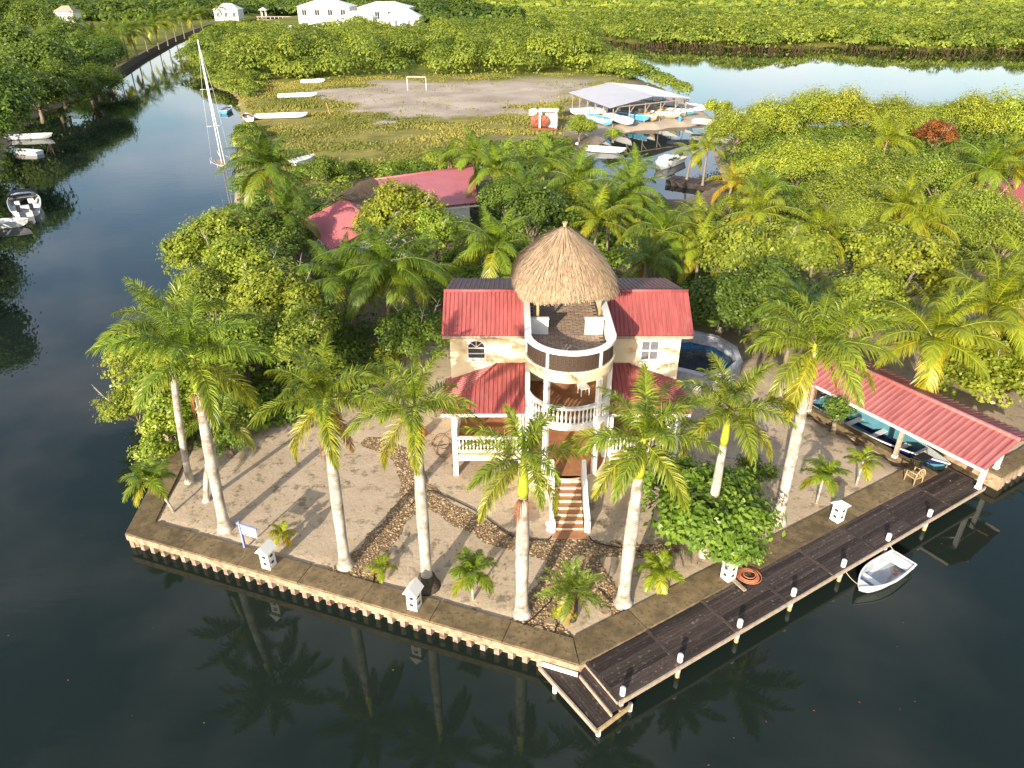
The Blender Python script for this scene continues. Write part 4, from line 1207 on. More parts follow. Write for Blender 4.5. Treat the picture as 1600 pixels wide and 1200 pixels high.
# flat stepping stones
for i, (px, py) in enumerate([(575, 893), (840, 985), (872, 1005), (860, 972), (945, 955), (975, 968), (600, 868), (850, 905), (905, 872), (930, 905)]):
    x, y = G(px, py); k = 7
    pts = [(x + (0.24 + random.uniform(-.05, .05)) * math.cos(2 * PI * j / k), y + (0.19 + random.uniform(-.04, .04)) * math.sin(2 * PI * j / k)) for j in range(k)]
    MB().prism(pts, 0.008, 0.06).build('stepping_stone', CONCE, path)
EDG = [([(640, 792), (668, 768), (700, 778), (750, 803), (800, 838), (850, 845), (862, 838)], 'black edging along the upper side of the gravel path'),
       ([(585, 900), (588, 925), (640, 945)], 'black edging at the corner of the left sand bed'), ([(690, 950), (800, 980), (850, 950), (866, 930)], 'black edging round the middle sand bed'),
       ([(872, 975), (868, 995), (905, 1012), (940, 1000)], 'black edging round the small bed at the seawall corner'), ([(920, 838), (935, 850), (1000, 862)], 'black edging right of the stairs'),
       ([(935, 920), (960, 945), (995, 965)], 'black edging under the date palm on the right')]
EDGM = mat('black_edging', (0.03, 0.028, 0.025), 0.7, 0.2, 5)
for pts, lb in EDG:
    w = [Vector((*G(*p), 0.03)) for p in pts]
    sm = []
    for i in range(len(w) - 1):
        p0, p1, p2, p3 = w[max(i - 1, 0)], w[i], w[i + 1], w[min(i + 2, len(w) - 1)]
        for s in np.linspace(0, 1, 6, endpoint=False):
            sm.append(0.5 * ((2 * p1) + (p2 - p0) * s + (2 * p0 - 5 * p1 + 4 * p2 - p3) * s * s + (3 * p1 - p0 - 3 * p2 + p3) * s ** 3))
    sm.append(w[-1])
    tag(MB().tube(sm, 0.03, 5).build('bed_edging', EDGM), lb, 'edging')

# ------------------------------------------------------------------ palms
def frond_mesh(name, L, n, leaf, e0, e1, hang, plume, seed, w=0.045, material=None, dead=False):
    """frond growing from the origin towards +X: rib curving from elevation e0 to e1, leaflets on both sides"""
    rg = np.random.default_rng(seed)
    m = 14
    el = np.radians(np.linspace(e0, e1, m + 1) if True else 0)
    tt = np.linspace(0, 1, m + 1)
    el = np.radians(e0 + (e1 - e0) * tt ** 1.3)
    px = np.concatenate([[0], np.cumsum(np.cos((el[1:] + el[:-1]) / 2) * L / m)])
    pz = np.concatenate([[0], np.cumsum(np.sin((el[1:] + el[:-1]) / 2) * L / m)])
    verts, f4, f3, sh = [], [], [], []
    # rib: 3-sided
    for i in range(m + 1):
        r = 0.035 * (1 - 0.85 * tt[i]) * (L / 3.0)
        for k in range(3):
            a = 2 * PI * k / 3 + PI / 2
            verts.append((px[i] - math.sin(el[i]) * r * math.sin(a), r * math.cos(a), pz[i] + math.cos(el[i]) * r * math.sin(a))); sh.append(0.95)
    for i in range(m):
        for k in range(3): f4.append((i * 3 + k, i * 3 + (k + 1) % 3, (i + 1) * 3 + (k + 1) % 3, (i + 1) * 3 + k))
    for i in range(n):
        for sd_ in (-1, 1):
            t = 0.13 + 0.87 * (i + 0.5 + 0.3 * rg.uniform(-1, 1)) / n
            t = min(t, 0.995)
            b = np.array([np.interp(t, tt, px), 0, np.interp(t, tt, pz)])
            e = np.interp(t, tt, el)
            tan = np.array([math.cos(e), 0, math.sin(e)]); up = np.array([-math.sin(e), 0, math.cos(e)])
            side = np.array([0, sd_, 0.0])
            ang = R(68 - 46 * t ** 1.5 + rg.uniform(-6, 6))
            ro = R(plume * rg.uniform(-1, 1) + (14 if not dead else -10))
            d = tan * math.cos(ang) + (side * math.cos(ro) + up * math.sin(ro)) * math.sin(ang)
            ll = leaf * (0.35 + 0.65 * math.sin(PI * min(1, (t * 0.86 + 0.12)))) * rg.uniform(0.85, 1.1)
            h = hang * rg.uniform(0.75, 1.25)
            g_ = np.array([0, 0, -1.0])
            p1 = b + d * ll * 0.5 + g_ * ll * h * 0.20
            d2 = d + g_ * h * 1.0; d2 /= np.linalg.norm(d2)
            p2 = p1 + d2 * ll * 0.5 + g_ * ll * h * 0.12
            wv = np.cross(d, up if abs(d @ up) < 0.9 else tan); wv = tan - d * (tan @ d); wv /= np.linalg.norm(wv) + 1e-9
            ww = w * (0.7 + 0.5 * math.sin(PI * t))
            o = len(verts)
            for p in (b - wv * ww * .35, b + wv * ww * .35, p1 + wv * ww * .5, p1 - wv * ww * .5, p2): verts.append(tuple(p))
            s0 = float(np.clip(rg.normal(0.42, 0.2), 0, 1)); sh += [s0, s0, s0, s0, min(1, s0 + .25)]
            f4.append((o, o + 1, o + 2, o + 3)); f3.append((o + 3, o + 2, o + 4))
    me = npmesh(name, np.array(verts), np.array(f4), np.array(f3), np.array(sh))
    me.materials.append(material or FROND)
    return me
EL = [78, 58, 38, 18, -4, -28]
def fronds(prefix, L, n, leaf, hang, plume, w, bend, seed):
    return [frond_mesh(prefix, L * s, n, leaf, e, e - bend * (0.7 if e > 70 else 1.0), hang, plume, seed + i, w) for i, (e, s) in enumerate(zip(EL, (0.85, 0.95, 1.0, 1.0, 0.95, 0.88)))]
ROY = fronds('frond', 3.1, 96, 0.68, 0.66, 48, 0.035, 64, 100)
COC = fronds('frond', 4.2, 78, 0.98, 0.80, 12, 0.045, 72, 200)
SML = fronds('frond', 1.15, 26, 0.42, 0.55, 10, 0.045, 70, 300)
DAT = fronds('frond', 1.35, 40, 0.24, 0.15, 25, 0.022, 55, 400)
ROYD = frond_mesh('dead_frond', 2.2, 40, 0.5, -35, -85, 0.7, 30, 501, 0.035, DEADF, True)
DATD = [frond_mesh('dead_frond', 1.25, 30, 0.24, 5, -75, 0.4, 30, 511 + i, 0.02, DEADF, True) for i in range(2)]
COCD = frond_mesh('dead_frond', 2.6, 40, 0.6, -30, -85, 0.8, 10, 521, 0.045, DEADF, True)

STALK = mat('flower_stalk_brown', (0.32, 0.13, 0.06), 0.8, 0.2, 8)
def palm(label, x, y, h, kind, tint=(1, 1, 1), lean=(0, 0), n=16, seed=0, scale=1.0, name=None, r0=None, group=None, dead=0, rootdark=False, z0=0.0, cat='palm tree', sink=0.05):
    rg = random.Random(seed * 77 + 5)
    t = thing(name or {'roy': 'royal_palm', 'coc': 'coconut_palm', 'sml': 'young_palm', 'dat': 'date_palm'}[kind], label, cat, (x, y, z0 - sink), 0, group)
    lx, ly = lean
    cz = h
    def P(s): return (lx * s ** 1.4, ly * s ** 1.4, cz * s)
    if kind == 'roy':
        hs = h - 1.7
        prof = [(0, 1.75), (0.02, 1.5), (0.05, 1.15), (0.10, 0.98), (0.25, 0.90), (0.45, 1.0), (0.65, 0.98), (0.85, 0.82), (1.0, 0.72)]
        r = (r0 or 0.27) * 0.9
        MB().tube([P(s * hs / h) for s, _ in prof], [r * k for _, k in prof], 14).build('trunk', TRUNKR, t)
        pts = [hs / h, (hs + .25) / h, (hs + .9) / h, (hs + 1.7) / h]
        MB().tube([P(s) for s in pts], [r * .74, r * .84, r * .66, r * .38], 12).build('crownshaft', SHAFT, t)
        if rootdark: MB().lathe([(0.62, 0), (0.52, 0.12), (0.40, 0.42), (0.34, 0.62), (0.20, 0.68)], 14).build('root_skirt', ROOTM, t)
        S = ROY
    elif kind == 'coc':
        r = r0 or 0.15
        prof = [(0, 1.7), (0.04, 1.25), (0.12, 1.0), (0.5, 0.85), (1.0, 0.75)]
        MB().tube([P(s) for s, _ in prof], [r * k for _, k in prof], 9).build('trunk', COCO, t)
        S = COC
    elif kind == 'sml':
        r = r0 or 0.055
        MB().tube([P(s) for s in (0, .3, .7, 1.0)], [r * 1.3, r, r * .9, r * 1.1], 8).build('trunk', TRUNKR, t)
        S = SML
    else:
        r = r0 or 0.19
        MB().tube([P(s) for s in (0, .3, .7, 1.0)], [r * 1.0, r * 1.15, r * 1.2, r * .9], 10).build('trunk', ROOTM, t)
        S = DAT
    top = P(1.0)
    a = rg.uniform(0, 6.28)
    n = int(n * {'roy': 1.08, 'coc': 1.25}.get(kind, 1.0))
    for i in range(n):
        q = (i + 0.5) / n
        k = min(5, int(q * 5.4)) if kind != 'sml' else min(4, int(q * 4.6))
        if kind == 'roy' : k = min(5, int(0.15 + q * 5.1))
        if kind == 'coc' : k = min(4, int(q * 4.7)) if i % 5 else min(5, int(q * 5.6))
        a += 2.39996 + rg.uniform(-.25, .25)
        o = bpy.data.objects.new('frond', S[k]); COL.objects.link(o); o.parent = t
        o.location = (top[0], top[1], top[2] - (0.10 * q if kind != 'roy' else 0.22 * q))
        sc = scale * rg.uniform(0.88, 1.1)
        o.scale = (sc, sc, sc)
        o.rotation_euler = (rg.uniform(-.22, .22), rg.uniform(-.10, .10), a)
        old = 0.0 if q < 0.72 else (q - .72) / .28
        yv = rg.uniform(0.85, 1.15)
        o.color = (tint[0] * yv * (1 + 0.55 * old), tint[1] * yv * (1 + 0.12 * old), tint[2] * yv, 1)
    if kind == 'roy':
        o = bpy.data.objects.new('spear_leaf', SPEAR); COL.objects.link(o); o.parent = t
        o.location = top; o.rotation_euler = (rg.uniform(-.12, .12), rg.uniform(-.2, .05), rg.uniform(0, 6)); o.color = (1.2, 1.15, 1, 1)
    if kind == 'roy' and dead:
        fs_ = MB(); hz = h - 1.75
        for i in range(14):
            b_a = rg.uniform(-.9, .9) - 1.7; q0 = Vector(P(hz / h)) + Vector((math.cos(b_a) * r * .8, math.sin(b_a) * r * .8, 0))
            fs_.tube([q0, q0 + Vector((math.cos(b_a) * .22, math.sin(b_a) * .22, -.15)), q0 + Vector((math.cos(b_a) * .25, math.sin(b_a) * .25, -rg.uniform(.6, 1.1)))], [.018, .014, .006], 4)
        fs_.build('flower_stalk', STALK, t)
    for i in range(dead):
        o = bpy.data.objects.new('dead_frond', {'roy': ROYD, 'coc': COCD, 'dat': DATD[i % 2], 'sml': DATD[0]}[kind]); COL.objects.link(o); o.parent = t
        o.location = (top[0], top[1], top[2] - 0.25); a += 2.1; o.rotation_euler = (0, 0, a); o.scale = (scale,) * 3
    return t
sp = MB().tube([(0, 0, 0), (0.05, 0, 0.8), (0.16, 0, 1.9)], [0.05, 0.045, 0.005], 6)
SPEAR = sp.mesh('spear_leaf'); SPEAR.materials.append(FROND)

def royal(px, py, cx, cy, label, **k):
    """base pixel on the ground; crown centre pixel fixes height and lean in the picture's width"""
    x, y = G(px, py)
    a = math.atan((cy - 600) / FPX) + PITCH
    h = CAM_H - y * math.tan(a)
    dep = y * math.cos(PITCH) + (CAM_H - h) * math.sin(PITCH)
    lx = (cx - 800) / FPX * dep - x
    k.setdefault('tint', (1.14, 1.06, .9)); return palm(label, x, y, h, 'roy', lean=(lx, 0), **k)
GR = 'tall royal palms in a row along the front of the yard'
royal(352, 826, 300, 552, 'tall royal palm leaning left beside the blue sign', seed=1, n=17, group=GR, dead=1, scale=1.12, tint=(.95, 1, 1))
royal(540, 884, 506, 618, 'royal palm between the blue sign and the gravel path', seed=2, n=15, group=GR, dead=2, scale=1.0)
royal(668, 915, 648, 632, 'royal palm with a dark root skirt at the middle lantern pillar', seed=3, n=14, group=GR, rootdark=True, scale=0.84)
royal(815, 958, 818, 712, 'royal palm with a thick white trunk left of the date palm', seed=4, n=13, group=GR, dead=1, scale=0.86, r0=.29)
royal(973, 942, 1006, 682, 'royal palm with a white trunk right of the stairs', seed=5, n=16, group=GR, scale=0.98, r0=.29)
royal(1100, 866, 1141, 636, 'royal palm rising behind the dark green sea almond tree', seed=6, n=15, group=GR, scale=0.92, r0=.22, tint=(1.15, 1.02, .9))
royal(1215, 815, 1276, 535, 'royal palm in front of the boathouse with a leaning white trunk', seed=7, n=17, group=GR, dead=1, scale=1.1, r0=.28)
royal(297, 752, 262, 505, 'thinner royal palm behind the leftmost one at the water edge', seed=8, n=14, group=GR, scale=1.05, r0=.19)
royal(323, 782, 345, 640, 'short dark-trunked palm between the two leftmost royal palms', seed=9, n=8, group=GR, scale=0.7, r0=.16, tint=(.7, .75, .7))

def small(px, py, h, label, **k):
    x, y = G(px, py)
    return palm(label, x, y, h, 'sml', group='young palms planted in the sand', **k)
small(272, 800, 1.9, 'young palm leaning over the left seawall corner', seed=21, n=16, scale=1.15, lean=(-.9, .2))
small(443, 846, 0.55, 'tiny yellow-green palm right of the blue sign', seed=22, n=11, scale=0.62, tint=(1.9, 1.45, .8))
small(597, 896, 0.45, 'tiny palm in the bed beside the left gravel path', seed=23, n=10, scale=0.62, tint=(1.5, 1.3, .8))
small(739, 936, 1.6, 'young palm with a thin pale stem in the middle sand bed', seed=24, n=15, scale=1.0)
small(1026, 908, 0.7, 'young palm under the sea almond tree right of the stairs', seed=25, n=14, scale=0.95, tint=(1.3, 1.2, .8))
small(1276, 786, 1.75, 'young palm in front of the boathouse nearest the royal palm', seed=26, n=15, scale=1.05, tint=(1.15, 1.1, .9))
small(1338, 757, 1.5, 'smaller young palm closer to the boathouse post', seed=27, n=12, scale=0.85, tint=(1.35, 1.2, .8))
small(1172, 835, 1.3, 'young palm half hidden behind the sea almond tree', seed=28, n=12, scale=0.95)
x, y = G(893, 968)
palm('squat date palm with brown hanging fronds at the seawall corner', x, y, 1.75, 'dat', seed=31, n=34, scale=1.05, dead=16, tint=(.95, .95, 1.3))

# coconut palms: crown pixel, crown height, tint and what tells each apart
GC = 'coconut palms behind and beside the house'
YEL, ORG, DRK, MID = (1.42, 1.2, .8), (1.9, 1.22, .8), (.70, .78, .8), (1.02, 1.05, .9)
cocos = [
 (420, 262, 6.2, DRK, 20, 1.15, 'large dark coconut palm by the sunken sailboat'),
 (455, 330, 4.5, DRK, 14, 0.9, 'dark coconut palm between the tall one and the left red roof'),
 (600, 412, 5.2, DRK, 22, 1.05, 'broad dark coconut palm in front of the left red roof'),
 (545, 430, 4.2, DRK, 14, 0.95, 'dark coconut palm left of the broad one near the red roof'),
 (655, 425, 4.4, MID, 15, 0.9, 'coconut palm just left of the house roof'),
 (770, 385, 5.0, MID, 17, 0.95, 'coconut palm behind the left wing of the house'),
 (745, 240, 4.5, MID, 15, 1.0, 'coconut palm at the right end of the back red roof'),
 (780, 262, 5.0, MID, 16, 1.05, 'coconut palm right of the back red roof with arching fronds'),
 (700, 245, 3.4, MID, 12, 0.8, 'small coconut palm beyond the back red roof'),
 (895, 283, 5.0, MID, 16, 1.1, 'coconut palm in the centre behind the thatched hut'),
 (985, 300, 4.6, MID, 22, 1.0, 'dense bushy palm beside the inlet'),
 (955, 330, 3.8, MID, 16, 0.9, 'bushy palm just left of the dense one by the inlet'),
 (930, 345, 4.2, YEL, 13, 0.85, 'upright yellow-green palm directly right of the hut peak'),
 (1030, 358, 4.2, MID, 14, 0.9, 'coconut palm between the hut and the round trees'),
 (1088, 352, 4.4, YEL, 14, 0.9, 'bright coconut palm below the dark barge'),
 (1095, 392, 3.6, YEL, 13, 0.85, 'low bright coconut palm behind the pool trees'),
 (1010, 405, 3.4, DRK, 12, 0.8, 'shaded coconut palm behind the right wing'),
 (1140, 283, 2.6, ORG, 12, 0.75, 'yellow-orange palm at the edge of the inlet'),
 (1078, 238, 2.6, YEL, 11, 0.75, 'left small palm beside the white motor cruiser'),
 (1105, 232, 2.8, YEL, 11, 0.75, 'right small palm beside the white motor cruiser'),
 (1192, 300, 3.6, MID, 13, 0.9, 'coconut palm right of the yellow-orange one'),
 (1185, 330, 3.8, YEL, 14, 0.9, 'bright coconut palm in front of the inlet trees'),
 (1285, 355, 3.8, YEL, 14, 0.9, 'bright coconut palm in the middle of the right-hand grove'),
 (1385, 218, 4.4, YEL, 14, 1.1, 'tall lime-green palm standing before the reddish dead tree'),
 (1415, 325, 4.4, YEL, 15, 0.95, 'yellow-green palm right of the middle of the grove'),
 (1450, 345, 3.6, YEL, 12, 0.85, 'lower palm beside the yellow-green one in the grove'),
 (1540, 262, 4.4, MID, 15, 1.05, 'coconut palm left of the red roof at the right edge'),
 (1592, 250, 4.6, YEL, 15, 1.05, 'coconut palm at the upper right edge beyond the red roof'),
 (1470, 528, 4.2, YEL, 18, 1.0, 'big yellow-green coconut palm behind the boathouse'),
 (1560, 478, 4.8, YEL, 18, 1.05, 'big yellow coconut palm at the right edge'),
 (1597, 440, 5.0, YEL, 16, 1.05, 'tallest yellow coconut palm cut by the right picture edge'),
 (1245, 480, 3.6, DRK, 12, 0.85, 'dark green palm behind the leaning royal palm'),
 (830, 300, 4.2, DRK, 14, 0.9, 'dark palm behind the rounded evergreen near the hut'),
 (860, 250, 3.6, MID, 13, 0.9, 'palm in front of the long white skiff'),
 (1000, 262, 3.2, MID, 12, 0.8, 'palm on the near bank of the inlet'),
]
for i, (px, py, h, tn, n, sc, lb) in enumerate(cocos):
    h = h + (1.6 if px > 1100 and py < 420 else 0.7)
    x, y = G(px, py, h)
    palm(lb, x, y, h, 'coc', tint=tn, lean=(random.uniform(-.5, .5), random.uniform(-.3, .3)), n=n, seed=40 + i, scale=sc, group=GC, dead=(1 if tn in (DRK, MID) and i % 2 == 0 else 0))

# ------------------------------------------------------------------ broadleaf trees
def crown_mesh(name, seed, rx, rz, n, leaf, aspect, lobes=9, clump=0.45, material=LEAF, flat=0.0, up=0.5):
    rg = np.random.default_rng(seed)
    # lobes give an uneven outline with gaps between them
    lc = unit(rg.normal(size=(lobes, 3))); lc[:, 2] = np.abs(lc[:, 2]) * 0.9 - 0.15
    lc = lc * np.array([rx, rx, rz]) * rg.uniform(0.35, 0.78, (lobes, 1))
    lr = rg.uniform(0.26, 0.46, lobes) * rx
    nc = max(20, n // 26)
    li = rg.integers(0, lobes, nc)
    d = unit(rg.normal(size=(nc, 3))); d[:, 2] = np.where(d[:, 2] < -0.35, -d[:, 2], d[:, 2])
    cc = lc[li] + d * (lr[li] * rg.uniform(0.72, 1.05, nc))[:, None] * np.array([1, 1, rz / rx * 1.1])
    ci = rg.integers(0, nc, n)
    off = rg.normal(size=(n, 3)) * clump * 0.5
    if flat: off[:, 2] *= (1 - flat)
    pos = cc[ci] + off
    out = unit(pos - np.array([0, 0, -rz * 0.4]))
    lob = unit(pos - lc[li][ci])
    nrm = unit(lob * 0.75 + out * 0.2 + np.array([0, 0, up * .7]) + rg.normal(size=(n, 3)) * 0.38)
    cs_ = rg.uniform(0, 1, nc)
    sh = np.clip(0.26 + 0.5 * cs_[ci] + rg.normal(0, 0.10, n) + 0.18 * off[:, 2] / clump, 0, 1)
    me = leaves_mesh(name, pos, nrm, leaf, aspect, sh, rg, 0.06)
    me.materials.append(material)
    return me, lc, lr
CR = {}
CR['round'] = [crown_mesh('crown', 600 + i, 2.6, 2.0, 13000, 0.19, 0.55, 11, 0.42) for i in range(3)]
CR['open'] = [crown_mesh('crown', 620 + i, 2.8, 2.3, 11000, 0.185, 0.62, 14, 0.36, LEAF, 0.35, 0.8) for i in range(3)]
CR['fine'] = [crown_mesh('crown', 640 + i, 2.6, 1.9, 15000, 0.155, 0.45, 12, 0.5) for i in range(3)]
CR['almond'] = [crown_mesh('crown', 660, 2.5, 1.35, 9000, 0.235, 0.55, 15, 0.40, LEAF, 0.45, 0.95)]
CR['shrub'] = [crown_mesh('crown', 680 + i, 1.2, 0.9, 3000, 0.17, 0.5, 7, 0.3) for i in range(2)]
def tree(label, px, py, zc, kind, s=1.0, tint=(1, 1, 1), seed=0, dead=0, group='broadleaf trees around the house', name='tree', base_px=None, sz=None, cat='tree', stems=3):
    rg = random.Random(seed * 31 + 3)
    x, y = G(px, py, zc)
    t = thing(name, label, cat, (x, y, -0.08), 0, group)
    me, lc, lr = CR[kind][seed % len(CR[kind])]
    s *= (1.18 if px > 1100 and py < 420 else 1.32) if kind in ('round', 'open', 'fine') else (1.22 if kind == 'almond' else 1.1)
    br_ = rg.uniform(.82, 1.18); tint = (tint[0] * br_ * rg.uniform(.94, 1.1), tint[1] * br_, tint[2] * br_)
    dead = dead + (2 if kind == 'open' else 0)
    o = bpy.data.objects.new('crown', me); COL.objects.link(o); o.parent = t
    o.location = (0, 0, zc + .08); o.scale = (s, s, (sz or s)); o.rotation_euler = (0, 0, rg.uniform(0, 6.28))
    o.color = (*tint, 1)
    rot = Matrix.Rotation(o.rotation_euler[2], 3, 'Z')
    m = MB(); hh = zc * 0.5
    m.tube([(0, 0, 0), (0.05, 0.03, hh * .5), (0.0, 0.05, hh)], [0.16 * s + .04, 0.12 * s + .02, 0.10 * s + .02], 8)
    m.build('trunk', BARK, t)
    bm = MB()
    for k in range(min(len(lc), 8)):
        q = rot @ Vector((lc[k][0] * s, lc[k][1] * s, lc[k][2] * (sz or s))); q = q + Vector((0, 0, zc + .08))
        mid = Vector((q.x * .45, q.y * .45, hh + (q.z - hh) * .6))
        bm.tube([(0, 0.05, hh * .92), mid, q], [0.07 * s + .015, 0.045 * s + .01, 0.012], 5)
    bm.build('limbs', BARK, t)
    for k in range(dead):
        a = rg.uniform(0, 6.28); rr = rg.uniform(1.2, 2.2) * s; b = Vector((rr * math.cos(a) * .7, rr * math.sin(a) * .7, zc + rg.uniform(.6, 1.4) * s))
        d = MB(); d.tube([b * 0.5 + Vector((0, 0, zc * .4)), b, b + Vector((math.cos(a) * .5, math.sin(a) * .5, .9))], [.035, .025, .008], 5)
        for j in range(4):
            q = b + Vector((math.cos(a) * .1 * j, math.sin(a) * .1 * j, .2 * j)); d.tube([q, q + Vector((rg.uniform(-.4, .4), rg.uniform(-.4, .4), rg.uniform(.2, .6)))], [.015, .005], 4)
        d.build('dead_branch', BARKD, t)
    return t
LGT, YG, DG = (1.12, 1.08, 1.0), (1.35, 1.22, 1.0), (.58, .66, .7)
trees = [
 # left bank of the yard
 (332, 402, 3.0, 'open', 0.88, LGT, 'leafy tree leaning out over the canal, highest on the left bank', 2),
 (345, 385, 3.6, 'open', 1.05, LGT, 'pale green tree with bare twigs on the left bank', 3),
 (390, 430, 3.8, 'open', 1.05, LGT, 'tree with bare white twigs behind the left royal palms', 3),
 (450, 470, 3.6, 'open', 1.0, LGT, 'pale green tree between the left royal palms and the dark coconut palms', 2),
 (330, 470, 3.0, 'round', 0.95, (1, 1, 1), 'green tree directly behind the thinner left royal palm', 0),
 (240, 570, 2.2, 'open', 0.8, LGT, 'green tree hanging over the water at the far left', 1),
 (210, 640, 1.4, 'open', 0.55, LGT, 'lowest leafy branch-tree drooping to the water on the left', 0),
 (270, 620, 1.8, 'open', 0.8, LGT, 'leafy tree behind the two leftmost trunks', 0),
 (380, 560, 2.6, 'round', 0.95, (.9, .95, 1), 'rounded tree right of the leftmost royal palm', 0),
 (470, 530, 2.8, 'round', 0.9, (.9, .95, 1), 'rounded green tree behind the second royal palm', 1),
 (380, 650, 1.3, 'shrub', 1.15, (.85, .95, 1), 'dark shrub at the foot of the left trees', 0),
 (355, 690, 0.9, 'shrub', 0.9, (.8, .9, 1), 'low dark bush beside the dark-trunked palm', 0),
 (520, 590, 1.8, 'shrub', 1.2, LGT, 'bush at the back of the sand between the second and third royal palm', 0),
 (420, 380, 3.4, 'round', 1.0, DG, 'dark rounded tree below the large dark coconut palm', 0),
 (238, 705, 0.8, 'shrub', 0.9, LGT, 'low bush at the water behind the young palm on the left corner', 0),
 (262, 668, 1.0, 'shrub', 1.1, LGT, 'bush at the water between the two leftmost trunks', 0),
 (640, 345, 4.0, 'open', 1.15, YG, 'spreading yellow-green tree in front of the back red roof', 1),
 (680, 370, 3.4, 'open', 0.9, LGT, 'spreading tree beside the white wall of the back house', 0),
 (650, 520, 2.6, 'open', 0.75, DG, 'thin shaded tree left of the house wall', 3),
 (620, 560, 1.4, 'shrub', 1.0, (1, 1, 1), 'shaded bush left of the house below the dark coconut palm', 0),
 (830, 345, 4.2, 'round', 1.1, DG, 'dark rounded evergreen left of the hut peak', 0),
 (790, 310, 3.6, 'round', 0.9, DG, 'dark evergreen below the coconut palms behind the house', 0),
 (880, 330, 3.6, 'fine', 0.9, LGT, 'light bushy tree behind the hut peak', 0),
 # right grove
 (1150, 420, 3.4, 'round', 1.2, LGT, 'big rounded tree right of the house roof', 0),
 (1215, 395, 3.8, 'open', 1.25, LGT, 'big pale green tree in the middle right', 1),
 (1130, 480, 2.6, 'round', 1.05, DG, 'dark tree standing behind the pool', 0),
 (1200, 470, 2.8, 'round', 1.05, DG, 'dark tree right of the pool', 0),
 (1375, 395, 3.8, 'open', 1.15, YG, 'yellow-tipped tree with tiers of leaves in the right grove', 2),
 (1410, 440, 3.2, 'open', 1.15, YG, 'yellow-leaved spreading tree nearest the boathouse on the right', 2),
 (1340, 480, 2.6, 'open', 1.0, LGT, 'leafy tree behind the crown of the leaning royal palm', 0),
 (1350, 350, 3.6, 'fine', 1.0, YG, 'pale twiggy tree above the tiered one', 0),
 (1520, 335, 3.6, 'fine', 1.3, LGT, 'wide grey-green tree beside the red roof at the right', 1),
 (1480, 375, 3.2, 'fine', 1.15, LGT, 'grey-green tree in front of the wide one', 0),
 (1570, 380, 3.0, 'fine', 1.2, LGT, 'grey-green tree below the red roof at the right edge', 0),
 (1250, 262, 3.6, 'fine', 1.55, YG, 'broad light tree in the middle of the right shore', 0),
 (1330, 262, 3.6, 'fine', 1.5, YG, 'broad light tree left of the lime-green palm', 0),
 (1300, 310, 3.6, 'fine', 1.35, LGT, 'flat-topped tree below the two broad light trees', 0),
 (1390, 285, 3.4, 'fine', 1.4, LGT, 'flat-topped tree below the lime-green palm', 0),
 (1230, 320, 3.0, 'fine', 1.0, DG, 'feathery grey-green tree in the right grove', 0),
 (1470, 290, 3.4, 'fine', 1.3, (1, 1, 1), 'tree below the reddish dead tree', 0),
 (1180, 270, 2.6, 'round', 1.0, YG, 'yellow-green tree by the inlet barge', 0),
 (1140, 320, 1.8, 'shrub', 1.2, YG, 'pale shrub at the near end of the dark barge', 0),
 (1580, 590, 1.8, 'open', 1.05, YG, 'sea grape bush at the right edge behind the boathouse', 1),
 (1530, 560, 1.6, 'open', 0.75, YG, 'sea grape bush just above the boathouse ridge', 0),
 (1310, 640, 1.5, 'shrub', 0.85, DG, 'thin dark shrub in front of the boathouse', 0),
 (1180, 735, 1.1, 'shrub', 0.75, DG, 'dark shrub behind the sea almond tree', 0),
 # field edge and spit
 (560, 265, 1.2, 'shrub', 1.4, (.9, 1, 1), 'bush between the field and the back house', 0),
 (510, 275, 1.6, 'round', 0.8, DG, 'dark bush behind the large dark coconut palm', 0),
 (620, 262, 0.9, 'shrub', 1.0, LGT, 'bush at the bare sand patch behind the back red roof', 0),
 (680, 255, 1.2, 'shrub', 1.3, LGT, 'bush left of the palms behind the back red roof', 0),
 (905, 205, 1.6, 'round', 0.85, LGT, 'upright bush beside the white winch cab', 0),
 (958, 212, 1.0, 'shrub', 1.2, LGT, 'round mangrove bush on the bank in front of the boat shed', 0),
 (870, 172, 1.4, 'shrub', 1.3, YG, 'bush behind the white winch cab', 0),
 (1120, 172, 1.6, 'shrub', 2.0, YG, 'round mangrove bush right of the boat shed', 0),
 (845, 235, 1.6, 'round', 0.9, (1, 1, 1), 'bush below the white winch cab', 0),
]
for i, (px, py, zc, kd, s, tn, lb, dd) in enumerate(trees):
    tree(lb, px, py, zc, kd, s, tn, i, dd)
# the sea almond in front of the house, with its own trunk
tree('dark green sea almond tree with big glossy leaves right of the stairs', 1085, 790, 2.15, 'almond', 1.0, (.85, 1.05, 1.0), 0, 0, group=None, name='sea_almond_tree')
tree('lower right bough-tree of glossy leaves above the white lantern', 1135, 838, 1.45, 'almond', 0.55, (.85, 1.05, 1.0), 1, 0, group=None, name='sea_almond_tree')
# shrub round the foot of the date palm
tree('small bright shrub at the foot of the date palm', 882, 962, 0.42, 'shrub', 0.36, YG, 5, 0, group=None, name='shrub', cat='shrub')

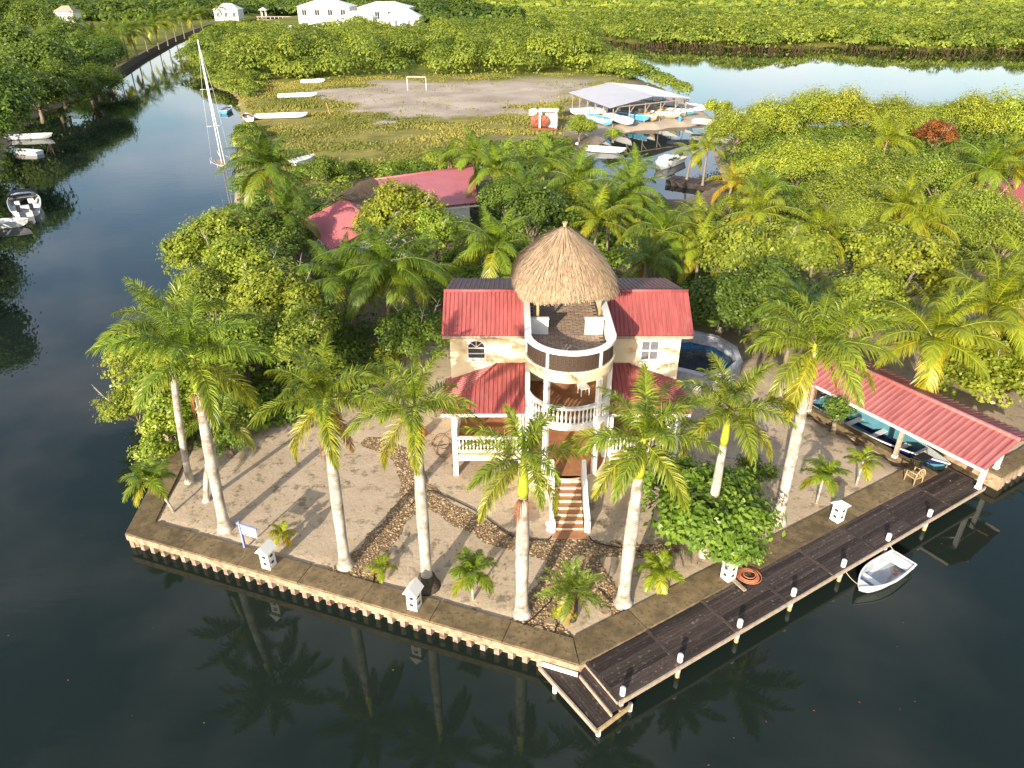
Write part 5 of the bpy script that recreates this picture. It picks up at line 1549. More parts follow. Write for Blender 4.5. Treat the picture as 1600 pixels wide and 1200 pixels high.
# mangrove row on the near shore of the pond, each tree its own
row = [(1150, 205, 1.25, YG, 'leftmost mangrove of the near pond shore'), (1200, 190, 1.5, YG, 'second mangrove from the left on the near pond shore'), (1260, 180, 1.7, YG, 'third mangrove from the left on the near pond shore'),
       (1325, 182, 1.7, YG, 'mangrove in the middle of the near pond shore'), (1390, 185, 1.5, YG, 'mangrove left of the reddish dead tree on the pond shore'), (1432, 195, 1.2, LGT, 'small mangrove touching the reddish dead tree'),
       (1520, 190, 1.6, YG, 'mangrove right of the reddish dead tree'), (1580, 190, 1.8, YG, 'mangrove at the right edge of the near pond shore'), (1480, 182, 1.2, LGT, 'low mangrove behind the reddish dead tree')]
for i, (px, py, s, tn, lb) in enumerate(row):
    tree(lb, px, py + 6, 2.6, 'fine', s * 1.12, tn, i, 0, sz=s * 1.55, group='mangroves on the near pond shore', name='mangrove_tree', cat='mangrove')
tree('reddish brown dead tree on the pond shore', 1465, 212, 3.4, 'open', 0.9, (1.35, .40, .9), 2, 5, group=None, name='dead_tree')

# ------------------------------------------------------------------ back house with red roofs and dark thatch
bk = thing('back_house', 'low white house with two red metal roofs joined by dark thatch, behind the garden', 'house', (-9.0, 72, 0))
bl = lambda p: (p[0] + 9.0, p[1] - 72, p[2])
def at(px, py, z): return (*G(px, py, z), z)
r0, r1 = at(581, 281, 4.3), at(739, 260, 4.3)
v0, v1 = at(612, 330, 2.9), at(747, 316, 2.9)
RP = mat('pink_red_roof', (0.45, 0.13, 0.14), 0.45, 0.08, 0.8, spec=0.4)
ra = roof_sheet('roof', [bl(v0), bl(v1), bl(r1), bl(r0)], Vector(r1) - Vector(r0), RP, bk, 0.30, 0.06, 0.14)
rdir = (Vector(r1) - Vector(r0)).normalized(); rn = Vector((-rdir.y, rdir.x, 0))
roof_sheet('roof', [bl(r0), bl(r1), bl(Vector(r1) + rn * 4 - Vector((0, 0, 1.4))), bl(Vector(r0) + rn * 4 - Vector((0, 0, 1.4)))], rdir, RP, bk, 0.30, 0.06, 0.14)
MB().tube([bl(r0), bl(r1)], 0.12, 6).build('ridge_cap', RP, ra)
wd = (Vector(v1) - Vector(v0)); wa = math.atan2(wd.y, wd.x); wl0 = wd.length
wc = (Vector(v0) + Vector(v1)) / 2 + Vector((rn.x, rn.y, 0)) * 2.6
MB().box((wc.x + 9, wc.y - 72, 1.42), (wl0 - 0.6, 4.2, 2.84), wa).build('wall', WHITE, bk)
MB().box((Vector(v1).x + 9 - 1.1, Vector(v1).y - 72 + 0.33, 1.3), (0.9, 0.08, 1.2), wa).build('window', GLASSY, bk)
MB().box((Vector(v0).x + 9 + wl0 / 2, Vector(v0).y - 72 + 0.9, 2.78), (wl0 - .2, 0.05, 0.14), wa).build('fascia', WHITE, bk)
a0 = at(536, 311, 4.2); a1 = at(505, 420, 4.0); b0 = at(575, 331, 2.9); b1 = at(560, 440, 2.9); c0 = at(500, 355, 2.9)
A, Bq = Vector((-16.2, 68.0, 4.2)), Vector((-13.0, 50.5, 4.2))
A = Vector(at(537, 311, 4.1)); Bq = Vector(at(588, 352, 4.1))
pd = (Bq - A).normalized(); pn = Vector((-pd.y, pd.x, 0))
for sg in (1, -1):
    o_ = pn * sg * 4.2 - Vector((0, 0, 1.5))
    roof_sheet('roof', [bl(A), bl(Bq), bl(Bq + o_), bl(A + o_)], pd, RP, bk, 0.30, 0.06, 0.14)
MB().tube([bl(A), bl(Bq)], 0.12, 6).build('ridge_cap', RP, bk)
mid = (A + Bq) / 2
MB().box((mid.x + 9, mid.y - 72, 1.35), ((Bq - A).length - .6, 6.6, 2.4), math.atan2(pd.y, pd.x)).build('wall', WHITE, bk)
# dark thatch between the two roofs
J = (A + Vector(r0)) / 2
tj = MB(); nn = 12
e = (Vector(r0) - A); e.z = 0; el_ = e.length; e.normalize(); en = Vector((-e.y, e.x, 0))
vs = []
for i in range(nn + 1):
    s = i / nn
    for k in range(9):
        q = (k / 8 - .5) * 2
        p = A + e * (el_ * s * 1.12 - .3) + en * q * 3.4; p.z = 4.45 - abs(q) ** 1.3 * 1.7 + 0.12 * math.sin(i * 2.3 + k * 1.9)
        vs.append(bl(p))
tj.add(vs, [(i * 9 + k, i * 9 + k + 1, (i + 1) * 9 + k + 1, (i + 1) * 9 + k) for i in range(nn) for k in range(8)], True)
tj.build('thatch', DARKT, bk)
# neighbour's red roof at the right edge
nb_ = thing('neighbour_house', 'red-roofed house cut by the right picture edge among the trees', 'house', (51, 70, 0))
roof_sheet('roof', [(-3.6, 4, 3.8), (9, 2, 3.8), (7, -9, 2.6), (-6.2, -7, 2.6)], (1, -.15, 0), RP, nb_, 0.32, 0.06, 0.15)
roof_sheet('roof', [(-3.6, 4, 3.8), (9, 2, 3.8), (11, 9, 2.8), (-1.5, 11, 2.8)], (1, -.15, 0), RP, nb_, 0.32, 0.06, 0.15)
MB().box((1.8, 0.5, 1.35), (10, 12, 2.6), R(-8)).build('wall', WHITE, nb_)

# ------------------------------------------------------------------ boat shed on the spit with its boats
sL, sF, sR, sB = [Vector((*G(*a, 3.6), 0)) for a in ((888, 142), (953, 166), (1082, 152), (1010, 131))]
shed = thing('boat_shed', 'open boat shed with a pale tin roof on timber posts across the field', 'shed', ((sL + sR) / 2)[:])
so = (sL + sR) / 2
m1, m2 = (sL + sB) / 2, (sF + sR) / 2
zE, zR = 3.3, 4.5
def S(v, z): return (v.x - so.x, v.y - so.y, z)
roof_sheet('roof', [S(sL, zE), S(sF, zE), S(m2, zR), S(m1, zR)], sF - sL, TIN, shed, 0.8, 0.05, 0.1)
roof_sheet('roof', [S(m1, zR), S(m2, zR), S(sR, zE), S(sB, zE)], sF - sL, TIN, shed, 0.8, 0.05, 0.1)
for a, b, n in ((sL, sF, 5), (sF, sR, 5), (sR, sB, 4), (sB, sL, 4)):
    for i in range(n):
        p = a.lerp(b, (i + 0.15) / n)
        q = p.lerp(so, 0.06)
        po = MB().bar(S(q, 0), S(q, zE + .1), 0.13).build('post', WOODL, shed)
        d = (b - a).normalized() * 1.3
        MB().bar(S(q, 1.9), S(q + d, zE), 0.10).build('brace', WOODL, po)
    MB().bar(S(a.lerp(so, .05), zE - .05), S(b.lerp(so, .05), zE - .05), 0.16).build('eave_beam', WOODL, shed)
sh_boats = [
 (918, 180, 7.0, R(200), GEL, GEL, 'white skiff sticking out of the left side of the boat shed', None),
 (938, 194, 8.0, R(-68), GEL, BLUEP, 'white and pale blue skiff hauled out at the left front of the boat shed', None),
 (968, 193, 8.5, R(-66), GEL, GEL, 'large white skiff in front of the boat shed', None),
 (990, 188, 8.0, R(-60), BLUEP, BLUEP, 'bright blue skiff under the boat shed', GEL),
 (1012, 188, 6.0, R(-70), GEL, WOODT, 'beige-decked skiff in the middle of the boat shed', GEL),
 (1034, 183, 8.4, R(-52), GEL, WOODT, 'white skiff with tan inside at the right of the boat shed', None),
 (1056, 178, 8.6, R(-50), GEL, BLUEI, 'long white skiff with teal inside at the right of the boat shed', None),
 (1080, 173, 7.0, R(-55), GEL, GEL, 'white skiff at the right-hand post of the boat shed', GEL),
 (1022, 160, 7.0, R(-60), GEL, BLUEP, 'blue-lined skiff at the back of the boat shed', None),
 (955, 168, 6.5, R(-70), GEL, GELG, 'grey-floored skiff at the back left of the boat shed', None),
]
GB = 'boats stored around the boat shed'
for i, (px, py, L, hd, h1, h2, lb, mo) in enumerate(sh_boats):
    x, y = G(px, py)
    skiff(lb, x, y, 0.02, hd, L * 1.08, 2.2, 1.1, h1, h2, GEL, 2, mo, group=GB)
others = [
 (1116, 192, 7.5, R(-28), GEL, GEL, 'white skiff beached at the pond edge right of the blue barrel', None, 0.0),
 (1152, 179, 5.5, R(-20), GEL, GELG, 'white boat behind the round mangrove bush at the pond', GEL, -0.6),
 (940, 234, 7.6, R(-20), GEL, GELG, 'long weathered white skiff on the near bank of the inlet', GEL, WZ - 0.2),
 (440, 181, 9.5, R(8), GEL, GEL, 'long white open boat lying on the left field edge', None, 0.0),
 (387, 184, 5.5, R(115), GEL, DARKT, 'derelict white boat full of weeds at the canal bank', None, -0.25),
 (465, 149, 8.5, R(14), GEL, GEL, 'white skiff lying in the field grass', None, 0.0),
 (489, 127, 6.0, R(10), GEL, GEL, 'farthest white boat at the mangrove edge of the field', None, 0.0),
 (475, 251, 4.2, R(60), GEL, GEL, 'white boat half hidden behind the large dark coconut palm', None, 0.05),
 (355, 172, 6.0, R(95), BLUEP, GELG, 'blue open skiff afloat by the left field bank', None, WZ - 0.2),
 (45, 214, 7.5, R(12), GEL, GELG, 'pale green-white skiff moored at the shaded left bank', None, WZ - 0.2),
 (42, 239, 4.5, R(170), GEL, GELG, 'small white skiff below the other at the shaded left bank', None, WZ - 0.35),
 (2, 351, 5.5, R(12), GEL, GEL, 'white boat bow cut by the left picture edge', None, WZ - 0.2),
]
for i, (px, py, L, hd, h1, h2, lb, mo, zz_) in enumerate(others):
    x, y = G(px, py, zz_ + 0.5)
    skiff(lb, x, y, zz_, hd, L, 1.9, 0.85, h1, h2, GEL, 3, mo)
def cruiser(label, px, py, hd, L, B, covers, name='motorboat'):
    x, y = G(px, py, 0.0)
    t = skiff(label, x, y, WZ - 0.35, hd, L, B, 1.15, GEL, GELG, GEL, 0, None, name=name, deck=0.42)
    MB().box((-0.18 * L, 0, 0.72), (0.5, B * 0.8, 0.35)).build('rear_bench', GEL, t)
    ws = MB(); ws.add([(0.10 * L, -B * .42, 1.2), (0.10 * L, B * .42, 1.2), (0.03 * L, B * .38, 1.75), (0.03 * L, -B * .38, 1.75)], [(0, 1, 2, 3)]); ws.build('windscreen', GLASSY, t)
    MB().box((0.0, -B * .2, 0.9), (0.5, 0.6, 0.6)).build('console', GEL, t)
    for s in (-1, 1): MB().box((-0.06 * L, s * B * .22, 0.85), (0.45, 0.5, 0.7)).build('seat', GEL, t)
    if covers:
        n = 8; vs = []
        for i in range(n + 1):
            a = PI * i / n
            for xx_ in (0.03 * L, 0.20 * L): vs.append((xx_, -B * .47 * math.cos(a), 1.42 + 0.55 * math.sin(a) ** .7))
        MB().add(vs, [(2 * i, 2 * i + 1, 2 * i + 3, 2 * i + 2) for i in range(n)], True).build('canvas_top', CANVAS, t)
        for s in (-.38, .38): outboard(t, s * B / 2, 1.0, BLACKP, 1.35, -L / 2 - 0.2)
    else:
        MB().prism([(-.1 * L, -B * .36), (.22 * L, -B * .30), (.30 * L, 0), (.22 * L, B * .30), (-.1 * L, B * .36)], 1.1, 1.75).build('cabin', GEL, t)
        MB().prism([(-.09 * L, -B * .37), (.20 * L, -B * .31), (.27 * L, 0), (.20 * L, B * .31), (-.09 * L, B * .37)], 1.35, 1.6).build('cabin_window', GLASSY, t)
        outboard(t, 0, 1.0, BLACKP, 1.2, -L / 2 - 0.2)
    return t
cruiser('white motorboat with a black canvas top and two outboard engines at the left bank', 37, 312, R(123), 10.0, 3.3, True)
cruiser('white cabin motorboat at the end of the dark barge in the inlet', 1044, 250, R(232), 7.5, 2.6, False)

# dark barge, blue barrel, canvas canopy, timber gantry in the inlet
b_ = thing('barge', 'low dark brown timber barge lying in the inlet', 'barge', (*G(1148, 292, -0.2), -0.9), R(-33))
MB().box((0, 0, 0.3), (17, 3.0, 0.9)).build('deck', WOODK, b_)
for i in range(11): MB().box((-7.5 + i * 1.5, 0, 0.78), (0.14, 3.1, 0.08)).build('batten', RUST, b_)
x, y = G(1062, 190); bl_ = thing('barrel', 'bright blue plastic barrel on the beach in front of the shed', 'barrel', (x, y, 0))
MB().lathe([(0.27, 0), (0.30, 0.08), (0.32, 0.45), (0.30, 0.8), (0.26, 0.9), (0.05, 0.91)], 16).build('drum', BLUEP, bl_)
for z in (0.3, 0.6): MB().lathe([(0.325, z), (0.34, z + .02), (0.325, z + .04)], 16).build('hoop', BLUEH, bl_)
x, y = G(1067, 222, -0.7); fl = thing('bimini_top', 'dark blue canvas canopy of the white cabin motorboat in the inlet', 'bimini', (x, y, WZ - 0.05), R(8))  # the motorboat's canopy, built as a separate low cover on the water
MB().prism([(1.9 * math.cos(a) * 1.4, 0.9 * math.sin(a) * 1.3) for a in np.linspace(0, 2 * PI, 15)[:-1]], 0, 0.35).build('cover', CANVAS, fl)
MB().box((0, 0, 0.42), (1.6, 0.7, 0.12)).build('ridge', CANVAS, fl)
# winch cab with red reel
x, y = G(845, 203); wc_ = thing('winch_cab', 'white winch cab with a big rusty red reel at the field edge', 'winch', (x, y, 0), R(-8))
for sx in (-.1, 2.6):
    for sy in (-1, 1): MB().box((sx, sy, 1.7), (0.28, 0.2, 3.0)).build('post', WHITE, wc_)
MB().box((1.25, 0, 3.25), (3.4, 2.5, 0.16)).build('roof', WHITE, wc_)
MB().box((1.6, 0.6, 1.6), (1.7, 1.2, 2.4)).build('cab', WHITE, wc_)
MB().box((0.8, 0, 0.35), (4.4, 2.6, 0.3)).build('skid', RUST, wc_)
for q in (0, 1):
    rl_ = MB(); rl_.tube([(-0.7 + q * 1.3, -0.9, 1.55), (-0.7 + q * 1.3, 0.5, 1.55)], 1.0 - .12 * q, 16); r_ = rl_.build('reel', RP if False else mat('reel_red', (0.42, 0.13, 0.09), 0.7, 0.2, 3), wc_)
    for a in range(6): MB().bar((-0.7 + q * 1.3, -0.95, 1.55), (-0.7 + q * 1.3 + 0.95 * math.cos(a), -0.95, 1.55 + 0.95 * math.sin(a)), 0.1).build('spoke', RUST, r_)
MB().lathe([(0.8, 0), (0.8, 0.9), (0.3, 1.1)], 14, (-1.4, 0.9, 2.2)).build('tank', WHITE, wc_)
# goal frame in the field
x, y = G(637, 141); gl = thing('goal_frame', 'white goal frame standing on the bare sand field', 'goal', (x, y, 0), R(-4))
for s in (0, 4.4): MB().bar((s, 0, 0), (s, 0, 2.9), 0.1).build('upright', WHITE, gl)
MB().bar((0, 0, 2.88), (4.4, 0, 2.88), 0.1).build('crossbar', WHITE, gl)
x, y = G(516, 180); tag(MB().bar((0, 0, 0), (-0.5, 0, 2.2), 0.12).build('leaning_stake', WOODT, None, (x, y, 0)), 'leaning wooden stake in the field grass', 'stake')

# ------------------------------------------------------------------ sunken sailboat: mast, rigging, rails and cabin top above the water
x, y = G(347, 256, WZ)
sb = thing('sailboat', 'sunken white sailboat with only mast, rails and cabin top above the canal', 'sailboat', (x, y, WZ), R(-62))
MB().tube([(0, 0, -1.5), (0, 0, 16.2)], [0.11, 0.08], 8).build('mast', STEEL, sb)
MB().tube([(3.6, 0, 0.2), (0.15, 0, 16.0)], [0.075, 0.05], 6).build('furled_sail', GEL, sb)
for s in (-1, 1):
    MB().tube([(-.3, s * 1.3, 0.0), (0, s * .75, 9.4), (0, 0, 15.6)], 0.02, 4).build('shroud', STEEL, sb)
    MB().tube([(0, 0, 10.0), (0, s * 0.95, 10.0)], 0.035, 5).build('spreader', STEEL, sb)
    MB().tube([(0, 0, 5.2), (0, s * 1.05, 5.2)], 0.035, 5).build('spreader', STEEL, sb)
MB().tube([(0, 0, 0.9), (-3.2, 0, 1.3)], 0.07, 6).build('boom', STEEL, sb)
MB().prism([(-2.6, -.8), (1.4, -.6), (2.2, 0), (1.4, .6), (-2.6, .8)], -0.25, 0.12).build('cabin_top', WOODL, sb)
rail = [(3.8 * math.cos(a) - 0.5, 1.45 * math.sin(a), 0.45) for a in np.linspace(-2.4, 2.4, 18)]
rr_ = MB().tube(rail, 0.025, 5).build('guard_rail', STEEL, sb)
for p in rail[::3]: MB().bar((p[0], p[1], -0.4), p, 0.04).build('stanchion', STEEL, rr_)

# ------------------------------------------------------------------ far bank: white houses, jetty, promenade palms, dark trees
def far_house(label, px0, px1, pyb, Y, H, roofh, storeys, rows, dx=0.0, roofm=None, teal=False, name='white_house'):
    zb = 0.0
    dep = Y * math.cos(PITCH) + (CAM_H - 3) * math.sin(PITCH)
    x0, x1 = (px0 - 800) / FPX * dep, (px1 - 800) / FPX * dep
    t = thing(name, label, 'house', ((x0 + x1) / 2, Y, 0))
    w, d = x1 - x0, (x1 - x0) * 0.75
    MB().box((0, d / 2, H / 2), (w, d, H)).build('wall', WHITE, t)
    e = 0.7
    rf = MB(); rf.add([(-w / 2 - e, -e, H), (w / 2 + e, -e, H), (w / 2 + e, d + e, H), (-w / 2 - e, d + e, H), (-w * .18, d / 2, H + roofh), (w * .18, d / 2, H + roofh)], [(0, 3, 2, 1), (0, 1, 5, 4), (1, 2, 5), (2, 3, 4, 5), (3, 0, 4)])
    rf.build('roof', roofm or WHITE, t)
    for s in range(storeys):
        z = H / storeys * (s + 0.55)
        for k in range(rows):
            xx_ = -w / 2 + w * (k + 0.5) / rows
            wn_ = MB().box((xx_, -0.03, z), (w / rows * 0.34, 0.06, H / storeys * 0.42)).build('window', GLASSY if not (teal and k == rows // 2) else TEAL, t)
            MB().box((xx_, -0.07, z), (0.12, 0.05, H / storeys * 0.42)).build('bar', WHITE, wn_)
    return t
TEAL = mat('teal_door', (0.10, 0.52, 0.50), 0.5, 0.05, 3)
far_house('largest far white house with two rows of windows', 468, 548, 45, 395, 11.5, 3.0, 2, 4)
far_house('far white cottage with a hip roof and teal door in the middle', 532, 584, 40, 360, 8.0, 2.6, 1, 3, teal=True)
far_house('far white cottage with teal door at the right of the group', 604, 655, 30, 400, 7.0, 3.2, 1, 5, teal=True)
far_house('far low white house behind the two cottages', 560, 640, 10, 470, 9.0, 3.0, 1, 4)
far_house('pale far house across the water at the top left', 335, 372, 15, 520, 6.5, 3.5, 1, 3)
far_house('ochre-walled house among the trees at the upper left', 88, 118, 20, 430, 8, 3.0, 1, 2, roofm=WOODL)
dk = thing('white_deck', 'long white deck wall in front of the far white houses', 'deck', (-85, 352, 0))
MB().box((0, 0, 2.2), (38, 6, 4.4)).build('wall', WHITE, dk)
for i in range(3): MB().box((-8 + i * 7.0, -3.05, 3.4), (6, 0.1, 1.0)).build('opening', GLASSY, dk)
MB().box((0, -2.8, 4.9), (38, 0.15, 0.9)).build('parapet', WHITE, dk)
jt = thing('jetty', 'far white jetty with a small gazebo on the canal', 'jetty', (*G(430, 27, -0.3), WZ))
MB().box((0, 0, 0.9), (26, 5, 0.5)).build('deck', WOODL, jt)
for i in range(9): MB().bar((-12 + i * 3, -2, -1), (-12 + i * 3, -2, 0.8), 0.3).build('pile', WHITE, jt)
for s in (-9.5, -6.5): MB().bar((s, -1, 1), (s, -1, 5.2), 0.3).build('gazebo_post', WHITE, jt)
for s in (-9.5, -6.5): MB().bar((s, 1.5, 1), (s, 1.5, 5.2), 0.3).build('gazebo_post', WHITE, jt)
MB().add([(-11, -3, 5.1), (-5, -3, 5.1), (-5, 3, 5.1), (-11, 3, 5.1), (-8, 0, 7)], [(0, 1, 4), (1, 2, 4), (2, 3, 4), (3, 0, 4), (3, 2, 1, 0)]).build('gazebo_roof', WHITE, jt)
q = thing('quay', 'dark stone quay wall along the far left canal bank', 'quay')
pts = [G(170, 118), G(225, 85), G(270, 62), G(310, 46), G(335, 38)]
for a, b in zip(pts[:-1], pts[1:]):
    a, b = Vector(a), Vector(b); c = (a + b) / 2; d = b - a
    MB().box((c.x, c.y, -0.2), (d.length, 1.2, 2.2), math.atan2(d.y, d.x)).build('wall_block', CONC, q)
pr = [(172, 55), (190, 50), (205, 47), (222, 42), (240, 38), (255, 34), (268, 30), (282, 27), (298, 24), (312, 22), (150, 62), (60, 60), (95, 45), (340, 12), (120, 38)]
prl = ['%s coconut palm from the left in the far row along the canal quay' % w for w in ('second', 'third', 'fourth', 'fifth', 'sixth', 'seventh', 'eighth', 'ninth', 'tenth', 'last')] + ['leftmost coconut palm of the far row along the canal quay', 'far coconut palm above the dark left bank trees', 'far coconut palm right beside the ochre house', 'far coconut palm before the pale house across the water', 'far coconut palm right of the ochre house behind the row']
for i, (px, py) in enumerate(pr):
    h = 8.5; x, y = G(px, py, h)
    palm(prl[i], x, y, h, 'coc', tint=(.95, .95, .9), n=13, seed=120 + i, scale=1.6, group='far coconut palms along the left canal quay', name='coconut_palm', r0=.2)
lb_tr = [(20, 90, 6.5, 'round', 3.2, 'dark tree at the left edge, second from the top'), (75, 110, 6, 'round', 2.8, 'dark tree on the left bank under the far palms'), (130, 105, 5, 'round', 2.4, 'dark tree on the left bank near the quay end'),
         (5, 138, 5.5, 'round', 2.3, 'dark tree overhanging the left bank above the skiffs'), (55, 150, 4.5, 'round', 1.9, 'dark tree leaning over the canal on the left bank'), (95, 140, 3.5, 'round', 1.8, 'dark waterside bush on the left bank'),
         (150, 135, 3, 'fine', 1.8, 'greyish bush at the water below the quay end'), (-40, 205, 4.0, 'round', 1.6, 'dark tree beside the moored skiffs at the left edge'), (-80, 262, 4.5, 'round', 1.8, 'dark tree above the motorboat at the left edge'),
         (-10, 20, 8, 'round', 3.8, 'dark tree in the top left corner'), (50, 35, 7, 'round', 3.4, 'dark tree near the top left corner below the ochre house'), (160, 88, 5, 'fine', 2.2, 'pale bare-twigged tree on the left bank by the quay'), (-95, 335, 4.5, 'round', 1.7, 'dark tree partly out of frame below the motorboat'),
         (110, 70, 6, 'round', 2.8, 'dark tree behind the left bank trees by the promenade'), (-60, 170, 6, 'round', 2.8, 'dark tree cut by the left edge above the skiffs')]
for i, (px, py, zc, kd, s, lb) in enumerate(lb_tr):
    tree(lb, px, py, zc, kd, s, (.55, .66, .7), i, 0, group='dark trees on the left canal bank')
bg_tr = [(690, 10, 7, 3.6, 'dark tree right of the far white houses'), (720, 4, 8, 4.2, 'tallest dark tree behind the far mangroves'), (660, 14, 5, 2.6, 'dark tree touching the right far cottage')]
for i, (px, py, zc, s, lb) in enumerate(bg_tr): tree(lb, px, py, zc, 'round', s, (.6, .7, .7), i, 0, group='dark trees behind the far white houses')

# ------------------------------------------------------------------ mangrove masses and field grass
def mangrove(name, poly, spacing, leaf, per, hmin, hmax, seed, label, skip=None, tone=None):
    rg = np.random.default_rng(seed)
    P = np.array(poly); x0, y0 = P.min(0); x1, y1 = P.max(0)
    n = int((x1 - x0) * (y1 - y0) / spacing ** 2)
    cx, cy = rg.uniform(x0, x1, n), rg.uniform(y0, y1, n)
    k = poly_sd(cx, cy, poly) < -spacing * 0.02
    cx, cy = cx[k], cy[k]; n = len(cx)
    edge = np.clip(-poly_sd(cx, cy, poly) / (spacing * 1.6), 0.6, 1)
    big = vnoise(cx, cy, spacing * 3.2, seed) * .7 + vnoise(cx, cy, spacing * 1.4, seed + 9) * .3
    ch = (hmin + (hmax - hmin) * (0.35 * rg.uniform(0, 1, n) + 0.65 * big)) * edge
    cr_ = spacing * rg.uniform(0.65, 1.15, n)
    tone_ = np.clip(0.22 + 0.5 * vnoise(cx, cy, spacing * 6, seed + 3) + rg.normal(0, .16, n), 0, 1)
    ci = np.repeat(np.arange(n), per)
    m = len(ci)
    d = unit(rg.normal(size=(m, 3))); d[:, 2] = np.abs(d[:, 2]) - 0.1
    rad = cr_[ci] * rg.uniform(0.7, 1.06, m)
    pos = np.stack([cx[ci] + d[:, 0] * rad, cy[ci] + d[:, 1] * rad, np.maximum(0.15, ch[ci] * (0.55 + 0.0) + d[:, 2] * ch[ci] * 0.5)], 1)
    low = rg.uniform(0, 1, m) < 0.15
    pos[low, 2] *= rg.uniform(0.15, 0.8, low.sum())
    nrm = unit(d * 1.0 + np.array([0, 0, 0.30]) + rg.normal(size=(m, 3)) * 0.28)
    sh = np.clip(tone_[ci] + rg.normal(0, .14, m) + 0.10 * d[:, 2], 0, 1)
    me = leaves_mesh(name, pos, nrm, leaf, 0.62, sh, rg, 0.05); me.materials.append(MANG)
    o = put(name, me, None); tag(o, label, 'mangrove', kind='stuff')
    return o
mangrove('mangrove_wood', [G(*a) for a in [(300, 116), (380, 126), (500, 124), (700, 120), (850, 116), (935, 112), (1000, 128), (985, 118), (938, 95), (935, 64), (880, 50), (700, 56), (660, 64), (480, 66), (400, 60), (345, 52), (312, 68), (292, 96)]],
         5.4, 0.78, 330, 2.5, 12.5, 5, 'dense green mangrove wood between the field and the far houses')
mangrove('mangrove_bank', [G(*a) for a in [(938, 60), (1020, 68), (1100, 71), (1200, 75), (1300, 72), (1450, 79), (1620, 79), (1800, 82), (1800, 50), (1200, 45), (900, 42)]],
         5.0, 1.15, 130, 3.5, 9.5, 6, 'bright green mangrove bank along the far side of the pond')
mangrove('mangrove_flats', [G(900, 44), G(1200, 47), G(1800, 52), (560, 640), (60, 640), (-70, 640), G(700, 46)], 9.0, 2.6, 55, 4.0, 7.0, 7, 'flat yellow-green mangroves reaching to the horizon')
mangrove('mangrove_horizon', [(-70, 630), (60, 630), (570, 630), (1300, 1300), (-500, 1300), (-210, 700)], 24, 7.0, 60, 5.0, 9.0, 12, 'hazy mangrove flats along the horizon')
mangrove('far_wood', [(-420, 480), (-215, 520), (-190, 640), (-60, 480), (-30, 430), (20, 440), (-40, 640), (-80, 760), (-460, 760)], 9, 2.6, 120, 6.0, 13.0, 13, 'dark wood behind the far white houses')
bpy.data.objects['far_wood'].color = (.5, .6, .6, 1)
mangrove('mangrove_point', [G(*a) for a in [(925, 118), (960, 118), (1040, 140), (1080, 160), (1075, 148), (1040, 128), (990, 112), (945, 98)]], 2.2, 0.55, 130, 3.0, 5.0, 8, 'mangroves on the point behind the boat shed')
mangrove('mangrove_fringe', [G(*a) for a in [(298, 118), (330, 116), (420, 123), (410, 136), (388, 155), (372, 150), (345, 138)]], 2.0, 0.5, 130, 1.5, 3.6, 9, 'low mangrove fringe at the canal end of the field')
mangrove('bank_shrubs', [G(*a) for a in [(370, 205), (395, 200), (420, 215), (410, 260), (375, 262)]], 1.5, 0.35, 140, 1.2, 2.6, 10, 'yellow-green shrubs along the canal bank by the sailboat')
UG = [
 ('left_undergrowth', [(-17.6, 32), G(262, 600), G(290, 500), G(335, 400), G(366, 320), G(372, 262), G(440, 285), (-13, 66), (-13, 56), (-9, 44), (-7.5, 36.5), (-13.5, 34.2)], 1.5, 'dense green undergrowth below the trees left of the house'),
 ('back_undergrowth', [(-7, 45), (8, 45.5), (10, 47), (16, 48), (17, 60), (18, 78), G(940, 305), G(870, 275), G(760, 240), (-3, 66), (-12, 56)], 1.6, 'dense green undergrowth between the house and the inlet'),
 ('right_undergrowth', [(20, 52), (24, 57), (38, 56), (60, 62), (95, 80), (100, 124), G(1600, 209), G(1250, 209), G(1158, 216), G(1135, 240), G(1150, 285), (21, 76), (18, 62)], 1.9, 'green undergrowth filling the grove on the right'),
 ('field_edge_bushes', [G(430, 292), G(470, 262), G(560, 268), G(640, 262), G(700, 250), G(760, 232), G(840, 225), G(880, 222), G(900, 245), G(880, 270), G(780, 262), G(740, 275), (-9, 82), (-17, 76), (-18, 70)], 1.8, 'green bushes along the near edge of the field'),
 ('leftbank_undergrowth', [G(-90, 540), G(-65, 400), G(-35, 365), G(-15, 290), G(2, 225), G(40, 185), G(100, 160), G(165, 112), G(60, 90), (-190, 200), (-120, 90)], 2.6, 'dark undergrowth along the left canal bank'),
]
for i, (nm, pl_, sp_, lb) in enumerate(UG):
    o = mangrove(nm, pl_, sp_, 0.16 * sp_ + 0.04, 110, 0.5, 2.6 if i != 2 else 3.4, 60 + i, lb)
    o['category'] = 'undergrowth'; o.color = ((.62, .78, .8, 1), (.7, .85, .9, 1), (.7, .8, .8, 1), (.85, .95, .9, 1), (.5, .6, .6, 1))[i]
# reddish prop roots along the pond shore
rt = MB(); rg = random.Random(3)
shore = [G(*a) for a in [(945, 66), (1020, 71), (1100, 73), (1200, 77), (1300, 74), (1450, 81), (1600, 81)]]
for a, b in zip(shore[:-1], shore[1:]):
    a, b = Vector(a), Vector(b)
    for i in range(45):
        p = a.lerp(b, rg.random()); y = rg.uniform(-1.2, 2.0)
        rt.tube([(p.x, p.y + y, WZ - .2), (p.x + rg.uniform(-1, 1), p.y + y + rg.uniform(.3, 1.2), 0.5), (p.x + rg.uniform(-.6, .6), p.y + y + 1.5, 1.3)], [.09, .08, .06], 4)
tag(rt.build('mangrove_roots', MROOT), 'reddish mangrove prop roots along the far pond shore', 'roots', kind='stuff')
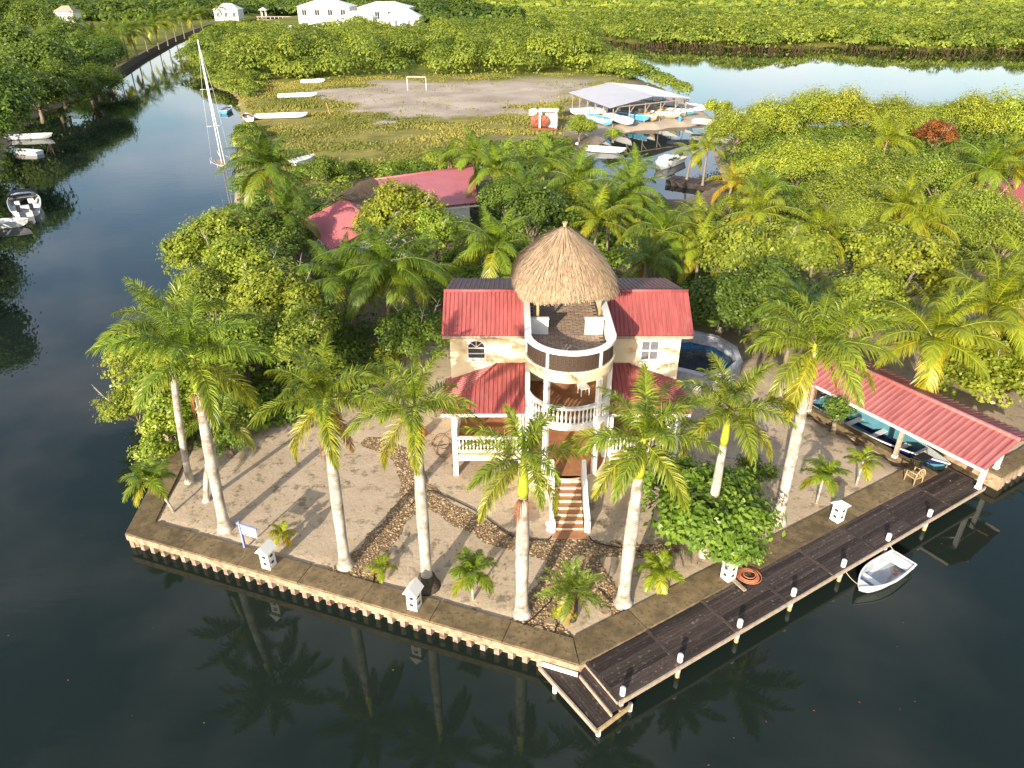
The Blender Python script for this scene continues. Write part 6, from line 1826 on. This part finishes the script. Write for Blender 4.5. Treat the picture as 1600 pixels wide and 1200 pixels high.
# grass tufts of the field
n = 190000
P = np.array(FIELD); gx_, gy_ = rng.uniform(P[:, 0].min(), P[:, 0].max(), n), rng.uniform(P[:, 1].min(), P[:, 1].max(), n)
fd, bd_ = poly_sd(gx_, gy_, FIELD), poly_sd(gx_, gy_, bare) + (vnoise(gx_, gy_, 7, 21) - .5) * 16 + (vnoise(gx_, gy_ * 2.5, 2.6, 22) - .5) * 7
dens = np.clip(-fd / 4, 0, 1) * np.clip(bd_ / 5 + 0.15, 0.03, 1) * np.clip((vnoise(gx_, gy_, 6, 2) - 0.22) * 2.2, 0, 1) * np.clip((land_sd(gx_, gy_) - .8), 0, 1)
k = rng.uniform(0, 1, n) < dens
gx_, gy_ = gx_[k], gy_[k]; n = len(gx_)
a = rng.uniform(0, PI, n); hgt = rng.uniform(0.12, 0.5, n) * (0.5 + 0.9 * vnoise(gx_, gy_, 11, 6)); wdt = rng.uniform(0.05, 0.16, n)
zz = np.zeros(n)
lx_, ly_ = rng.normal(0, .15, n), rng.normal(0, .15, n)
v = np.stack([np.stack([gx_ - np.cos(a) * wdt, gy_ - np.sin(a) * wdt, zz - .03], 1), np.stack([gx_ + np.cos(a) * wdt, gy_ + np.sin(a) * wdt, zz - .03], 1),
              np.stack([gx_ + np.cos(a) * wdt * .6 + lx_, gy_ + np.sin(a) * wdt * .6 + ly_, hgt], 1), np.stack([gx_ - np.cos(a) * wdt * .9 + lx_, gy_ - np.sin(a) * wdt * .9 + ly_, hgt * .8], 1)], 1).reshape(-1, 3)
tone = np.clip(vnoise(gx_, gy_, 9, 8) * 0.8 + rng.normal(0.1, .15, n), 0, 1)
gr_ = put('field_grass', npmesh('field_grass', v, np.arange(n * 4).reshape(-1, 4), None, np.repeat(tone, 4)), GRASSM)
tag(gr_, 'dry yellow-green grass covering the field behind the house', 'grass', kind='stuff')
# leaf litter on the sand
n = 2600
qx, qy = rng.uniform(-18, 22, n), rng.uniform(18, 40, n)
k = (land_sd(qx, qy) > 1.2) & (path_sd(qx, qy) > 0.1) & (vnoise(qx, qy, 2.2, 9) > 0.5)
k &= ~((np.abs(qx - 2.75) < 6.3) & (qy > 25)) & ~((qx > 16) & (qy > 30))
qx, qy = qx[k], qy[k]; n = len(qx)
lm = leaves_mesh('leaf_litter', np.stack([qx, qy, np.full(n, .03)], 1), unit(np.stack([rng.normal(0, .35, n), rng.normal(0, .35, n), np.ones(n)], 1)), 0.12, 0.5, rng.uniform(0, 1, n), rng, 0.1)
tag(put('leaf_litter', lm, DEADF), 'dry fallen leaves scattered over the sand', 'leaves', kind='stuff')

n = 34
qx, qy = rng.uniform(-22, 26, n), rng.uniform(11, 30, n)
k = (land_sd(qx, qy) < -0.4)
qx, qy = qx[k], qy[k]; n = len(qx)
lm = leaves_mesh('floating_leaves', np.stack([qx, qy, np.full(n, WZ + .012)], 1), np.tile(np.array([[0, 0, 1.0]]), (n, 1)), 0.075, 0.5, rng.uniform(0.0, .6, n), rng, 0.02)
tag(put('floating_leaves', lm, DEADF), 'few dry leaves floating on the dark water in front', 'leaves', kind='stuff')
